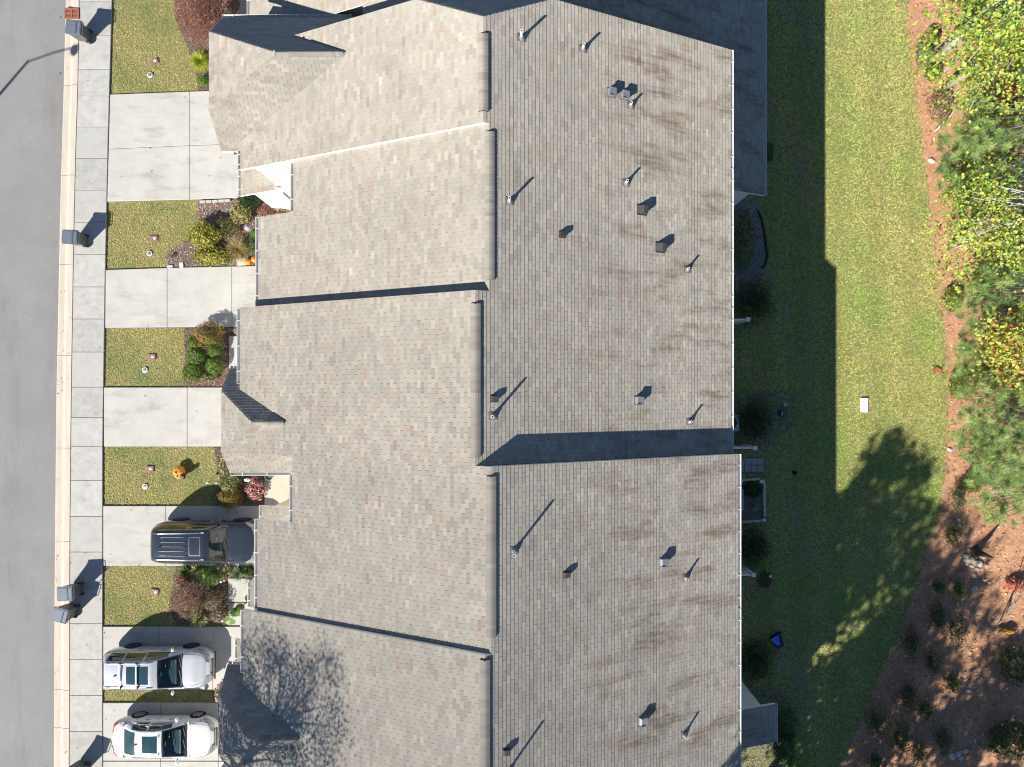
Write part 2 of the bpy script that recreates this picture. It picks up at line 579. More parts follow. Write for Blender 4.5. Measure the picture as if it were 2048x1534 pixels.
def drive(quads, mm=None, z=.085, name='driveway'):
    polys = [[G2(*q) for q in qd] for qd in quads]
    base = strip_base(name, polys, M['joint'])
    for i, p in enumerate(polys):
        slab_obj('slab', p, 0, z, mm or M['concrete2'], base)
    return base
def row(xs, y0, y1):
    return [[(a, y0), (b, y0), (b, y1), (a, y1)] for a, b in zip(xs, xs[1:])]
drive([[(222, 190), (381, 184), (381, 292), (219, 299)], [(381, 184), (620, 176), (620, 284), (381, 292)],
       [(219, 299), (381, 292), (381, 400), (216, 404)], [(381, 292), (620, 284), (620, 392), (381, 400)]])
drive([[(213, 540), (336, 536), (336, 655), (212, 656)], [(336, 536), (465, 533), (465, 654), (336, 655)], [(465, 533), (640, 530), (640, 653), (465, 654)]])
drive(row([209.5, 376, 620], 774.5, 893))
drive(row([208, 333, 457, 640], 1011, 1131))
drive(row([208, 319, 427, 640], 1252, 1378))
drive(row([208, 323, 438, 640], 1404, 1520) + row([208, 323, 438, 640], 1521, 1640))
drive([[(458, 672), (640, 672), (640, 742), (458, 742)]], M['concrete'], .06, 'front_path')
drive(row([457, 640], 1156, 1204) + row([457, 640], 1205, 1250), M['concrete'], .06, 'front_path')
M['porchc'] = mat('porch_concrete', (.40, .365, .30), .85, .08, 1.5, fine=.05, fscale=25)
drive([[(530, 949), (660, 949), (660, 1013), (530, 1013)]], M['porchc'], .10, 'porch_floor')

# storm drain grate set in the gutter, bins hide half of it
g = G(146, 29, .03)
t = thing('storm_drain_grate', 'rusty brown iron storm drain grate set in the gutter', 'drain', (g[0], g[1], .065))
M['rust'] = mat('rust_iron', (.26, .095, .055), .85, .25, 14)
b = MB()
for sx in (-1, 1): b.box(sx * .32, 0, .05, .06, .5, .06)
for sy in (-1, 1): b.box(0, sy * .24, .05, .6, .05, .06)
b.box(0, 0, .05, .05, .46, .06)
b.build('frame', M['rust'], t, False)
for k in range(7):
    bb = MB(); y = -.19 + k * .063
    bb.box(0, y, .045, .60, .026, .05); bb.build('bar', M['rust'], t, False)
MB().box(0, 0, .012, .62, .48, .01).build('pit', M['dark'], t, False)
# ================================================================== TOWNHOUSES
TW, EX, TH = .333, .143, .0115
_p = np.array([(.385, .368, .338, 3.6), (.345, .336, .318, 3.6), (.36, .36, .332, 2.4), (.425, .405, .365, 2.2),
          (.36, .275, .235, 1.1), (.335, .318, .308, 1.6), (.315, .308, .298, 1.4), (.385, .33, .27, .3)])
_m = np.average(_p[:, :3], axis=0, weights=_p[:, 3])
_p[:, :3] = (_m + .58 * (_p[:, :3] - _m)) * np.array([.885, .85, .79])
PAL_SH = [tuple(r) for r in _p]

class Face:
    def __init__(s, poly, a, b, c, name='slope'):
        s.poly = [tuple(p) for p in poly]
        if sum(p[0] * q[1] - q[0] * p[1] for p, q in zip(s.poly, s.poly[1:] + s.poly[:1])) < 0:
            s.poly.reverse()
        s.a, s.b, s.c = a, b, c
        gl = math.hypot(b, c)
        s.k = math.sqrt(1 + gl * gl)
        s.d = np.array([-b / gl, -c / gl])                 # downslope
        s.e = np.array([-s.d[1], s.d[0]])
        s.up3 = np.array([-s.d[0] / s.k, -s.d[1] / s.k, gl / s.k])
        s.e3 = np.array([s.e[0], s.e[1], 0.0])
        s.n = np.array([-b, -c, 1.0]) / s.k
    def z(s, x, y): return s.a + s.b * x + s.c * y
    def uv(s, P):
        P = np.asarray(P, float)
        return np.stack([-(P @ s.d) * s.k, P @ s.e], -1)
    def xy(s, uv):
        uv = np.asarray(uv, float)
        return -(uv[..., :1] / s.k) * s.d + uv[..., 1:2] * s.e
    def p3(s, uv):
        p = s.xy(uv)
        return np.concatenate([p, (s.a + s.b * p[..., 0] + s.c * p[..., 1])[..., None]], -1)

def clip_poly(sub, clip):
    """Sutherland-Hodgman, clip is CCW convex"""
    out = sub
    for i in range(len(clip)):
        ax, ay = clip[i]; bx, by = clip[(i + 1) % len(clip)]
        inp, out = out, []
        if not inp: return []
        side = lambda p: (bx - ax) * (p[1] - ay) - (by - ay) * (p[0] - ax)
        for j in range(len(inp)):
            p, q = inp[j - 1], inp[j]
            sp, sq = side(p), side(q)
            if (sp < 0) != (sq < 0):
                t = sp / (sp - sq)
                out.append((p[0] + (q[0] - p[0]) * t, p[1] + (q[1] - p[1]) * t))
            if sq >= 0: out.append(q)
    return out

PROTO = []
def tab_proto():
    V = []
    g = .0042
    for zz in (0, 1):
        for x, y in ((g, 0), (TW - g, 0), (TW - g, EX), (g, EX)):
            h = -.004 if zz == 0 else (TH if y == 0 else .0015)
            V.append((x, y, h))
    return np.array(V)
TABV = tab_proto()
TABF = np.array([(4, 5, 6, 7), (0, 1, 5, 4), (1, 2, 6, 5), (3, 0, 4, 7)])
for i in range(28):
    c0 = pick(PAL_SH, 1)[0] * (1 + .07 * rng.normal())
    c1 = c0 if rng.random() < .6 else pick(PAL_SH, 1)[0]
    cc = np.array([c0, c1, c1, c0] * 2)
    PROTO.append(mesh_np('shingle', TABV, TABF, M['shingle'], cc))

def roof_tabs(faces, occl_extra=()):
    """-> list of (origin, e3, up3, n, visible score) for whole tabs, plus MB of clipped ones"""
    whole, cutmb = [], MB()
    allf = list(faces) + list(occl_extra)
    for fi, f in enumerate(faces):
        puv = f.uv(f.poly)
        poly = [tuple(p) for p in puv]
        if sum(p[0] * q[1] - q[0] * p[1] for p, q in zip(poly, poly[1:] + poly[:1])) < 0: poly.reverse()
        u0, u1 = puv[:, 0].min(), puv[:, 0].max(); v0, v1 = puv[:, 1].min(), puv[:, 1].max()
        nr = int(math.ceil((u1 - u0) / EX)); ncol = int(math.ceil((v1 - v0) / TW)) + 3
        for r in range(nr):
            off = (r % 2) * TW * .5 + .012 * math.sin(r * 12.9898) + (r // 2 % 3) * .012
            ub = u0 + r * EX
            vb = math.floor(v0 / TW) * TW - TW + off + np.arange(ncol + 1)[:ncol] * TW
            cs = np.stack([np.stack([np.full(ncol, ub + du), vb + dv], -1) for du, dv in ((0, .005), (0, TW - .005), (EX, TW - .005), (EX, .005))], 1)
            xy = f.xy(cs)
            flat = xy.reshape(-1, 2)
            # strict inside test in uv against convex polygon
            ins = np.ones(len(flat), bool); out_all = np.zeros(ncol, bool)
            cf = cs.reshape(-1, 2)
            for i in range(len(poly)):
                a = poly[i]; b_ = poly[(i + 1) % len(poly)]
                sd = (b_[0] - a[0]) * (cf[:, 1] - a[1]) - (b_[1] - a[1]) * (cf[:, 0] - a[0])
                ins &= sd >= -1e-6
                out_all |= (sd.reshape(ncol, 4) < 0).all(1)
            ins = ins.reshape(ncol, 4)
            zz = (f.a + f.b * flat[:, 0] + f.c * flat[:, 1])
            hid = np.zeros(ncol, bool)
            for g in allf:
                if g is f: continue
                inside = in_poly(flat, g.poly) & ((g.a + g.b * flat[:, 0] + g.c * flat[:, 1]) > zz + .03)
                hid |= inside.reshape(ncol, 4).all(1)
            for k in range(ncol):
                if out_all[k] or hid[k]: continue
                if ins[k].all():
                    whole.append((f, ub, vb[k]))
                else:
                    sub = [(ub, vb[k] + .0045), (ub, vb[k] + TW - .0045), (ub + EX, vb[k] + TW - .0045), (ub + EX, vb[k] + .0045)]
                    if sum(p[0] * q[1] - q[0] * p[1] for p, q in zip(sub, sub[1:] + sub[:1])) < 0: sub.reverse()
                    cp = clip_poly(sub, poly)
                    if len(cp) < 3: continue
                    P3 = f.p3(np.array(cp))
                    top = [P3[i] + f.n * (TH - (cp[i][0] - ub) / EX * (TH - .0015)) for i in range(len(cp))]
                    bot = [P3[i] - f.n * .004 for i in range(len(cp))]
                    n = len(cp)
                    col = tuple(pick(PAL_SH, 1)[0] * (1 + .06 * rng.normal()))
                    fs = [tuple(range(n))] + [(n + i, n + (i + 1) % n, (i + 1) % n, i) for i in range(n)]
                    if np.dot(np.cross(top[1] - top[0], top[2] - top[0]), f.n) < 0: fs = [x[::-1] for x in fs]
                    cutmb.add(top + bot, fs, 0, col)
    return whole, cutmb

def roof(root, faces, occl=(), thick=.16, count=300):
    deck = MB()
    for f in faces:
        n = len(f.poly)
        top = [(x, y, f.z(x, y) - .006) for x, y in f.poly]
        bot = [(x, y, f.z(x, y) - thick) for x, y in f.poly]
        deck.add(top + bot, [tuple(range(n))], 0)
        deck.add(top + bot, [tuple(range(2 * n - 1, n - 1, -1))] + [(n + i, n + (i + 1) % n, (i + 1) % n, i) for i in range(n)], 1)
    ro = deck.build('roof', [M['feltjoint'], M['trim']], root)
    whole, cut = roof_tabs(faces, occl)
    # the largest in view stay single pieces
    sc = []
    for f, u, v in whole:
        p = f.p3(np.array([[u, v]]))[0]
        d = np.array([0, 0, H]) - p
        L = np.linalg.norm(d)
        px = p[:2] / (H - p[2]) * F
        vis = abs(px[0]) < 1010 and -735 < px[1] < 775
        sc.append(float(np.dot(f.n, d) / L ** 3) * (1 if vis else .2))
    order = np.argsort(-np.array(sc)) if sc else []
    single = set(order[:count].tolist())
    for i in single:
        f, u, v = whole[i]
        o = bpy.data.objects.new('shingle', PROTO[random.randrange(len(PROTO))])
        COL.objects.link(o)
        O = f.p3(np.array([[u, v]]))[0]
        mw = Matrix(((f.e3[0], f.up3[0], f.n[0], O[0]), (f.e3[1], f.up3[1], f.n[1], O[1]), (f.e3[2], f.up3[2], f.n[2], O[2]), (0, 0, 0, 1)))
        o.parent = ro
        o.matrix_parent_inverse = wmat(ro).inverted()
        o.matrix_basis = mw
    rest = [whole[i] for i in range(len(whole)) if i not in single]
    nR = len(rest)
    V = np.empty((nR, 8, 3)); C = np.empty((nR, 8, 3))
    c0 = pick(PAL_SH, max(nR, 1)) * (1 + .07 * rng.normal(size=(max(nR, 1), 1)))
    c1 = pick(PAL_SH, max(nR, 1))
    keep = rng.random(max(nR, 1)) < .6
    c1[keep] = c0[keep]
    for i, (f, u, v) in enumerate(rest):
        O = f.p3(np.array([[u, v]]))[0]
        V[i] = O + TABV[:, :1] * f.e3 + TABV[:, 1:2] * f.up3 + TABV[:, 2:] * f.n
    for j, w in enumerate((0, 1, 1, 0) * 2): C[:, j] = c0[:nR] if w == 0 else c1[:nR]
    V = V.reshape(-1, 3); C = C.reshape(-1, 3)
    FF = (np.arange(nR)[:, None, None] * 8 + TABF[None]).reshape(-1, 4)
    if nR:
        o = link('shingle_courses', mesh_np('shingle_courses', V, FF, M['shingle'], C), ro)
        tag(o, kind='stuff')
    if cut.v:
        o = cut.build('cut_shingles', M['shingle'], ro, colors=True)
        tag(o, kind='stuff')
    return ro

def cap_line(parent, name, p0, p1, dL, dR, w=.15, lift=0.0, louver=False, step=.14):
    p0, p1 = Vector(p0), Vector(p1)
    ax = (p1 - p0); Ln = ax.length; ax.normalize()
    dL, dR = Vector(dL).normalized(), Vector(dR).normalized()
    up = -(dL + dR); up = up.normalized() if up.length > 1e-3 else Vector((0, 0, 1))
    b, lv = MB(), MB()
    n = max(1, int(Ln / step))
    for i in range(n):
        a0 = p0 + ax * (Ln * i / n); a1 = p0 + ax * (Ln * (i + 1) / n + .004)
        col = tuple(pick(PAL_SH[:4] + PAL_SH[6:7], 1)[0] * (1 + .07 * rng.normal()) * (.80 if lift else .95))
        hA, hB = lift + .012, lift + .004
        vs = []
        for a, h in ((a0, hA), (a1, hB)):
            for dd, t in ((dL, 1.0), (dL, .45), (None, 0), (dR, .45), (dR, 1.0)):
                q = a + up * h
                if dd is not None:
                    q = a + dd * (w * t) + up * (h - (.012 if t == 1 and lift else 0))
                if dd is None: q = q - up * .012
                vs.append(q)
        vs += [vs[0] - up * .018, vs[4] - up * .018, vs[5] - up * .018, vs[9] - up * .018]
        b.add(vs, [(k, k + 1, k + 6, k + 5) for k in range(4)] + [(10, 0, 5, 12), (4, 11, 13, 9), (10, 11, 4, 3, 2, 1, 0)], 0, col)
    o = b.build(name, M['shingle'], parent, colors=True)
    if louver:
        for dd in (dL, dR):
            q = [p0 + dd * (w * .97) + up * (lift - .006), p1 + dd * (w * .97) + up * (lift - .006), p1 + dd * (w * .97) - up * .01, p0 + dd * (w * .97) - up * .01]
            lv.extrude(q, tuple(-dd * .03))
        for e in (p0, p1):
            q = [e + dL * (w * .95) + up * (lift - .01), e + up * lift, e + dR * (w * .95) + up * (lift - .01), e + dR * (w * .95), e, e + dL * (w * .95)]
            lv.extrude(q, tuple(ax * (.02 if e is p0 else -.02)))
        lv.build('louver', M['dark'], o)
    return o

def gutter(root, p0, p1, out, m=None):
    """U channel along p0-p1, out = horizontal unit vector away from the roof"""
    p0, p1, out = Vector(p0), Vector(p1), Vector((*out, 0))
    prof = [(.0, .0), (.0, -.10), (.10, -.10), (.125, -.005), (.137, -.005), (.137, .004), (.120, .004), (.098, -.092), (.008, -.092), (.008, 0)]
    prof = [(.0, 0), (0, -.11), (.11, -.11), (.135, .0), (.122, .0), (.100, -.098), (.012, -.098), (.012, 0)]
    b = MB().extrude([p0 + out * o + Vector((0, 0, z)) for o, z in prof], tuple(p1 - p0))
    for e in (p0, p1 - (p1 - p0).normalized() * .01):
        b.extrude([e + out * o + Vector((0, 0, z)) for o, z in prof[:4]], tuple((p1 - p0).normalized() * .01))
    o = b.build('gutter', m or M['gutterm'], root)
    st = MB(); L = (p1 - p0).length; n = max(2, int(L / .85))
    ang = math.atan2(out.y, out.x)
    for i in range(n):
        c = p0 + (p1 - p0) * ((i + .5) / n) + out * .06
        st.box(c.x, c.y, c.z + .006, .17, .03, .012, ang)
    tag(st.build('strap', M['gutterm'], o), kind='stuff')
    return o

def wallbox(root, xf, xb, y0, y1, ztf, name='wall', extra=None, m=None):
    """ztf: list of (x, z) top profile between xf and xb"""
    pts = [(xf, y0, -1.3 if xf > 0 else -.3), (xb, y0, -1.3 if xb > -5 else -.3)] + [(x, y0, z) for x, z in reversed(ztf)]
    return MB().extrude(pts, (0, y1 - y0, 0)).build(name, m or M['wall'], root)

def window(root, c, w, h, ax, m=None):
    """window standing proud of a wall; ax 'x' (wall faces +-x) with sign"""
    sgn = 1 if ax[0] == '+' else -1
    fr = MB(); cx, cy, cz = c
    t = .06
    for dy, sy, dz, sz in ((-w / 2, .09, 0, h + .1), (w / 2, .09, 0, h + .1), (0, w, h / 2, .09), (0, w, -h / 2, .09), (0, w, 0, .05)):
        fr.box(cx + sgn * .02, cy + dy, cz + dz, t, sy, sz)
    f = fr.build('window', M['trim'], root)
    MB().box(cx + sgn * .006, cy, cz, .02, w - .06, h - .06).build('pane', M['glass'], f)

def pent(root, x0, x1, z0, z1, y0, y1):
    """small shed roof over the garage door: eave x0 (low), wall x1 (high)"""
    s = (z1 - z0) / (x1 - x0)
    f = Face([(x0, y0), (x1, y0), (x1, y1), (x0, y1)], z0 - s * x0, s, 0)
    deck = MB()
    top = [(x, y, f.z(x, y) - .006) for x, y in f.poly]; bot = [(x, y, f.z(x, y) - .14) for x, y in f.poly]
    deck.add(top + bot, [(0, 1, 2, 3)], 0)
    deck.add(top + bot, [(7, 6, 5, 4)] + [(4 + i, 4 + (i + 1) % 4, (i + 1) % 4, i) for i in range(4)], 1)
    o = deck.build('pent_roof', [M['feltjoint'], M['trim']], root)
    whole, cut = roof_tabs([f])
    for ff, u, v in whole:
        O = ff.p3(np.array([[u, v]]))[0]
        V = O + TABV[:, :1] * ff.e3 + TABV[:, 1:2] * ff.up3 + TABV[:, 2:] * ff.n
        cut.add(V, [tuple(q) for q in TABF], 0, tuple(pick(PAL_SH, 1)[0]))
    tag(cut.build('shingle_courses', M['shingle'], o, colors=True), kind='stuff')
    gutter(root, (x0, y0, z0 - .02), (x0, y1, z0 - .02), (-1, 0))

def garage(root, x, y0, y1, h=2.35, z=0.05):
    b = MB(); b.box(x - .03, (y0 + y1) / 2, z + h / 2, .05, y1 - y0, h)
    d = b.build('garage_door', M['door'], root)
    for k in range(4):
        for j in range(4):
            w = (y1 - y0) / 4
            MB().box(x - .062, y0 + w * (j + .5), z + h * (k + .5) / 4, .016, w * .78, h / 4 * .62).build('panel', M['door'], d)

# slopes: back plane z = ZB - .5x ; front plane z = A + .5x
ZB1, ZB2 = 10.68, 11.20
Y_N, Y_AB, Y_BC, Y_CD, Y_DE, Y_S = 13.70, 8.95, 3.38, -2.42, -8.52, -15.6
AF = dict(A=11.63, B=11.43, C=11.88, D=11.88, E=12.08)
ZBU = dict(A=ZB1, B=ZB1, C=ZB1, D=ZB2, E=ZB2)
def ridge(u):
    x = ZBU[u] - AF[u]
    return x, ZBU[u] - .5 * x
def front_x(u, px): return solve_x(px, AF[u], .5)
XE1 = solve_x(1461, ZB1, -.5); XE2 = solve_x(1476, ZB2, -.5)
gp = .0008
G42 = .93
UNITS = {}
def unit(u, label, y0, y1):
    o = thing('townhouse', label, 'house', (-1, (y0 + y1) / 2, 0), 0, 'attached townhouses in one row')
    UNITS[u] = o
    return o
uA = unit('A', 'townhouse with clipped north gable and white side wall, uppermost full roof', Y_AB, Y_N)
uB = unit('B', 'lowest townhouse roof of the row, shadow band along its lower edge', Y_BC, Y_AB)
uC = unit('C', 'middle townhouse with small clipped front gable beside the boxwoods', Y_CD, Y_BC)
uD = unit('D', 'townhouse behind the parked dark sport utility vehicle', Y_DE, Y_CD)
uE = unit('E', 'townhouse with tree shadow on its roof, lowest in the picture', Y_S, Y_DE)

def main_faces(u, y0, y1, eaves, clip_n=None):
    """eaves: list of (x_eave, ya, yb) for the front; returns faces"""
    rx, rz = ridge(u)
    xe = XE1 if ZBU[u] == ZB1 else XE2
    fs = []
    for x, ya, yb in eaves:
        fs.append(Face([(x, ya), (rx, ya), (rx, yb), (x, yb)], AF[u], .5, 0))
    fs.append(Face([(rx, y0), (xe, y0), (xe, y1), (rx, y1)], ZBU[u], -.5, 0))
    return fs

def slope_dirs(b): # unit vectors downslope on front (-x) and back (+x) planes
    return Vector((-1, 0, -b)).normalized(), Vector((1, 0, -b)).normalized()
DLF, DRB = slope_dirs(.5)

def wing(u, yc, half, z1, s, xr, xw):
    """front gable wing with clipped end: ridge along x at yc, eaves at yc+-half at z1, rake x=xr, ridge starts x=xw"""
    zr = z1 + s * half
    xm = (zr - AF[u]) / .5            # where the wing ridge runs into the main front slope
    xin = xm + .25
    clip = .5                          # fraction of half width that is clipped
    hc = half * .57                    # half width of the clipped edge
    z2 = zr - s * hc
    sc = (zr - z2) / (xw - xr)
    N = Face([(xr, yc + half), (xr, yc + hc), (xw, yc), (xin, yc), (xin, yc + half)][::1], zr + s * yc, 0, -s)
    S = Face([(xr, yc - half), (xr, yc - hc), (xw, yc), (xin, yc), (xin, yc - half)], zr - s * yc, 0, s)
    Wf = Face([(xr, yc - hc), (xw, yc), (xr, yc + hc)], zr - sc * xw, sc, 0)
    return dict(faces=[N, S, Wf], zr=zr, z2=z2, xm=xm, hc=hc, sc=sc, yc=yc, half=half, z1=z1, s=s, xr=xr, xw=xw)

def wing_parts(root, w, front_wall, vent=(0, 1), gut=True):
    s = w['s']
    dN = Vector((0, 1, -s)).normalized(); dS = Vector((0, -1, -s)).normalized(); dW = Vector((-1, 0, -w['sc'])).normalized()
    zr, xw, xm, yc, hc = w['zr'], w['xw'], w['xm'], w['yc'], w['hc']
    cap_line(root, 'ridge_cap', (xw, yc, zr), (xm + .1, yc, zr), dN, dS, .13)
    cap_line(root, 'ridge_vent', (xw + .45, yc, zr), (xm - .15, yc, zr), dN, dS, .15, .05, True)
    for sg, dd in ((1, dN), (-1, dS)):
        a = Vector((w['xr'] + .02, yc + sg * hc, w['z2'])); b = Vector((xw, yc, zr))
        ax = (b - a).normalized()
        l = dd - ax * dd.dot(ax); r = dW - ax * dW.dot(ax)
        cap_line(root, 'hip_cap', a, b, l, r, .12)
    # gable walls under the clipped end
    top = w['z2'] - .2
    hh = w['half'] - .22
    pts = [(front_wall, yc - hh, -.3), (front_wall, yc + hh, -.3), (front_wall, yc + hh, w['z1'] - .05), (front_wall, yc + hc - .05, top), (front_wall, yc - hc + .05, top), (front_wall, yc - hh, w['z1'] - .05)]
    MB().extrude(pts, (3.6, 0, 0)).build('wing_wall', M['wall'], root)
    window(root, (front_wall, yc, 4.4), 1.6, 1.4, '-')
    garage(root, front_wall, yc - hh + .3, yc + hh - .3)

# ---- A
rx, rz = ridge('A')
fa_main = front_x('A', 481)
wA = wing('A', 12.485, 2.715, 5.9, 1.0, -11.78, -8.69)
# clipped north gable: flat edge between front x=-3.3 and back x=1.62
yr = 12.45
zc = AF['A'] + .5 * -3.35
xcb = (ZB1 - zc) / .5
sN = (rz - zc) / (Y_N - yr)
fA = [Face([(fa_main, Y_AB + gp), (rx, Y_AB + gp), (rx, yr), (-3.35, Y_N), (fa_main, Y_N)], AF['A'], .5, 0),
      Face([(rx, Y_AB + gp), (XE1, Y_AB + gp), (XE1, Y_N), (xcb, Y_N), (rx, yr)], ZB1, -.5, 0),
      Face([(rx, yr), (xcb, Y_N), (-3.35, Y_N)], rz + sN * yr, 0, -sN)]
roof(uA, fA + wA['faces'])
wing_parts(uA, wA, -11.45)
gutter(uA, (wA['xr'] + .03, 15.2, 5.88), (-6.5, 15.2, 5.88), (0, 1))
gutter(uA, (-11.3, 9.77, 5.88), (-10.45, 9.77, 5.88), (0, -1))
gutter(uA, (fa_main, Y_AB + .02, AF['A'] + .5 * fa_main - .02), (fa_main, 9.75, AF['A'] + .5 * fa_main - .02), (-1, 0))
for a, b in (((rx, yr, rz), (xcb, Y_N, zc)), ((rx, yr, rz), (-3.35, Y_N, zc))):
    a, b = Vector(a), Vector(b); ax = (b - a).normalized()
    dn = Vector((0, 1, -sN)).normalized(); dd = DRB if b.x > rx else DLF
    cap_line(uA, 'hip_cap', a, b, dn - ax * dn.dot(ax), dd - ax * dd.dot(ax), .13)
wallbox(uA, -10.25, 8.3, Y_AB + .05, Y_N - .25, [(-10.25, AF['A'] + .5 * -10.25 - .13), (-3.4, zc - .3), (xcb, zc - .3), (8.3, ZB1 - .5 * 8.3 - .15)])
MB().extrude([(x, Y_AB + .006, z) for x, z in ((-10.25, 6.0), (8.3, 6.0), (8.3, ZB1 - .5 * 8.3 - .13), (rx, rz - .16), (-10.25, AF['A'] + .5 * -10.25 - .13))], (0, .25, 0)).build('side_wall', M['wall'], uA)
MB().box(-10.9, 9.5, 1.3, 1.25, 1.25, 3.2).build('garage_wall', M['wall'], uA)
pent(uA, -12.1, -10.2, 3.0, 3.95, 8.78, 9.95)
# lap siding lines on the white gable wall
for k in range(26):
    z = .6 + k * .21
    MB().extrude([(-10.22, Y_AB + .05, z), (-8.4, Y_AB + .05, z), (-8.4, Y_AB + .045, z + .2), (-10.22, Y_AB + .045, z + .2)], (0, -.025, 0)).build('siding_board', M['wall'], uA)

# ---- B
eB, eB2 = front_x('B', 517), front_x('B', 587)
fB = main_faces('B', Y_BC + gp, Y_AB - gp, [(eB, Y_BC + gp, 7.0), (eB2, 7.0, Y_AB - gp)])
roof(uB, fB)
zf = lambda u, x: AF[u] + .5 * x
gutter(uB, (eB, Y_BC + .03, zf('B', eB) - .02), (eB, 7.0, zf('B', eB) - .02), (-1, 0))
gutter(uB, (eB2, 7.02, zf('B', eB2) - .02), (eB2, Y_AB - .05, zf('B', eB2) - .02), (-1, 0))
rxB, rzB = ridge('B')
def unit_walls(root, u, y0, y1, fronts):
    xb = 8.3 if ZBU[u] == ZB1 else 8.45
    r = ridge(u)
    for xf, ya, yb in fronts:
        wallbox(root, xf, xb, ya, yb, [(xf, zf(u, xf) - .13), (r[0], r[1] - .14), (xb, ZBU[u] - .5 * xb - .13)])
    for yy in (y0 + 1.4, y1 - 1.4):
        window(root, (xb, yy, 4.6), 1.1, 1.5, '+')
        window(root, (xb, yy, .9), 1.3, 1.7, '+')
unit_walls(uB, 'B', Y_BC, Y_AB, [(eB + .4, Y_BC + .02, 6.75), (eB2 + .4, 6.752, Y_AB - .02)])
garage(uB, eB + .4, Y_BC + .5, 6.1)
# ---- C
eC = front_x('C', 480)
wC = wing('C', -1.14, 2.12, 5.7, .9, -11.53, -9.93)
fC = main_faces('C', Y_CD + gp, Y_BC - gp, [(eC, Y_CD + gp, Y_BC - gp)])
roof(uC, fC + wC['faces'])
wing_parts(uC, wC, -11.2)
gutter(uC, (eC, .35, zf('C', eC) - .02), (eC, Y_BC - .03, zf('C', eC) - .02), (-1, 0))
gutter(uC, (wC['xr'] + .02, .98, 5.68), (eC - .1, .98, 5.68), (0, 1))
gutter(uC, (wC['xr'] + .02, -3.26, 5.68), (-8.5, -3.26, 5.68), (0, -1))
unit_walls(uC, 'C', Y_CD, Y_BC, [(eC + .4, .9, Y_BC - .02), (-8.6, Y_CD + .02, .898)])
# ---- D
eD, eD2 = front_x('D', 515), front_x('D', 585)
fD = main_faces('D', Y_DE + gp, Y_CD - gp, [(eD, Y_DE + gp, -4.95), (eD2, -4.95, Y_CD - gp)])
roof(uD, fD, wC['faces'])
gutter(uD, (eD, Y_DE + .05, zf('D', eD) - .02), (eD, -4.95, zf('D', eD) - .02), (-1, 0))
gutter(uD, (eD2, -4.93, zf('D', eD2) - .02), (eD2, -3.1, zf('D', eD2) - .02), (-1, 0))
unit_walls(uD, 'D', Y_DE, Y_CD, [(eD + .4, Y_DE + .02, -5.2), (eD2 + .5, -5.198, Y_CD - .02)])
MB().box(-10.35, -6.6, 1.3, 1.1, 2.8, 3.1).build('garage_wall', M['cream'], uD)
garage(uD, -10.9, -7.7, -5.5)
pent(uD, -11.25, -9.75, 2.75, 3.4, -8.0, -5.08)
# ---- E
eE = front_x('E', 487)
wE = wing('E', -12.95, 2.05, 6.25, .93, -11.40, -9.88)
fE = main_faces('E', Y_S, Y_DE - gp, [(eE, Y_S, Y_DE - gp)])
roof(uE, fE + wE['faces'])
wing_parts(uE, wE, -11.1)
gutter(uE, (eE, -11.0, zf('E', eE) - .02), (eE, Y_DE - .03, zf('E', eE) - .02), (-1, 0))
gutter(uE, (wE['xr'] + .02, -10.9, 6.23), (eE - .1, -10.9, 6.23), (0, 1))
unit_walls(uE, 'E', Y_S, Y_DE, [(eE + .4, Y_S + .02, Y_DE - .02)])
pent(uE, -11.72, -10.3, 2.9, 3.5, -9.6, -8.46)
pent(uE, -12.3, -10.9, 2.9, 3.6, -12.2, -11.05)
# ---- F, next one down the row
uF = unit('F', 'townhouse next down the row, beyond the lower edge of the picture', -21.6, Y_S)
AF['F'], ZBU['F'] = 11.9, ZB2
roof(uF, main_faces('F', -21.6, Y_S - gp, [(-10.4, -21.6, Y_S - gp)]), count=0)
unit_walls(uF, 'F', -21.6, Y_S, [(-10.0, -21.58, Y_S - .02)])
garage(uF, -10.0, -20.5, -17.8)
# ridge caps and ridge vents
def yr_of(py, z): return (CY - py) * (H - z) / F
for u, root, y0, y1, v0, v1 in (('A', uA, Y_AB, yr, 222, 67), ('B', uB, Y_BC, Y_AB, 560, 263), ('C', uC, Y_CD, Y_BC, 918, 607), ('D', uD, Y_DE, Y_CD, 1275, 953), ('E', uE, Y_S, Y_DE, 1700, 1320), ('F', uF, -21.6, Y_S, 1780, 1620)):
    x, z = ridge(u)
    a, b = max(yr_of(v0, z), y0 + .3), min(yr_of(v1, z), y1 - .1)
    cap_line(root, 'ridge_cap', (x, y0 + .01, z), (x, y1 - .01, z), DLF, DRB, .165)
    cap_line(root, 'ridge_vent', (x, a, z), (x, b, z), DLF, DRB, .185, .075, True)
# back gutters
for u, root, y0, y1 in (('A', uA, Y_AB, Y_N), ('B', uB, Y_BC, Y_AB), ('C', uC, Y_CD, Y_BC), ('D', uD, Y_DE, Y_CD), ('E', uE, Y_S, Y_DE), ('F', uF, -21.6, Y_S)):
    xe = XE1 if ZBU[u] == ZB1 else XE2
    gutter(root, (xe, y0 + .004, ZBU[u] - .5 * xe - .02), (xe, y1 - .004, ZBU[u] - .5 * xe - .02), (1, 0))
    MB().box(8.5, y0 + .3, 2.2, .08, .1, 6.6).build('downspout', M['gutterm'], root)

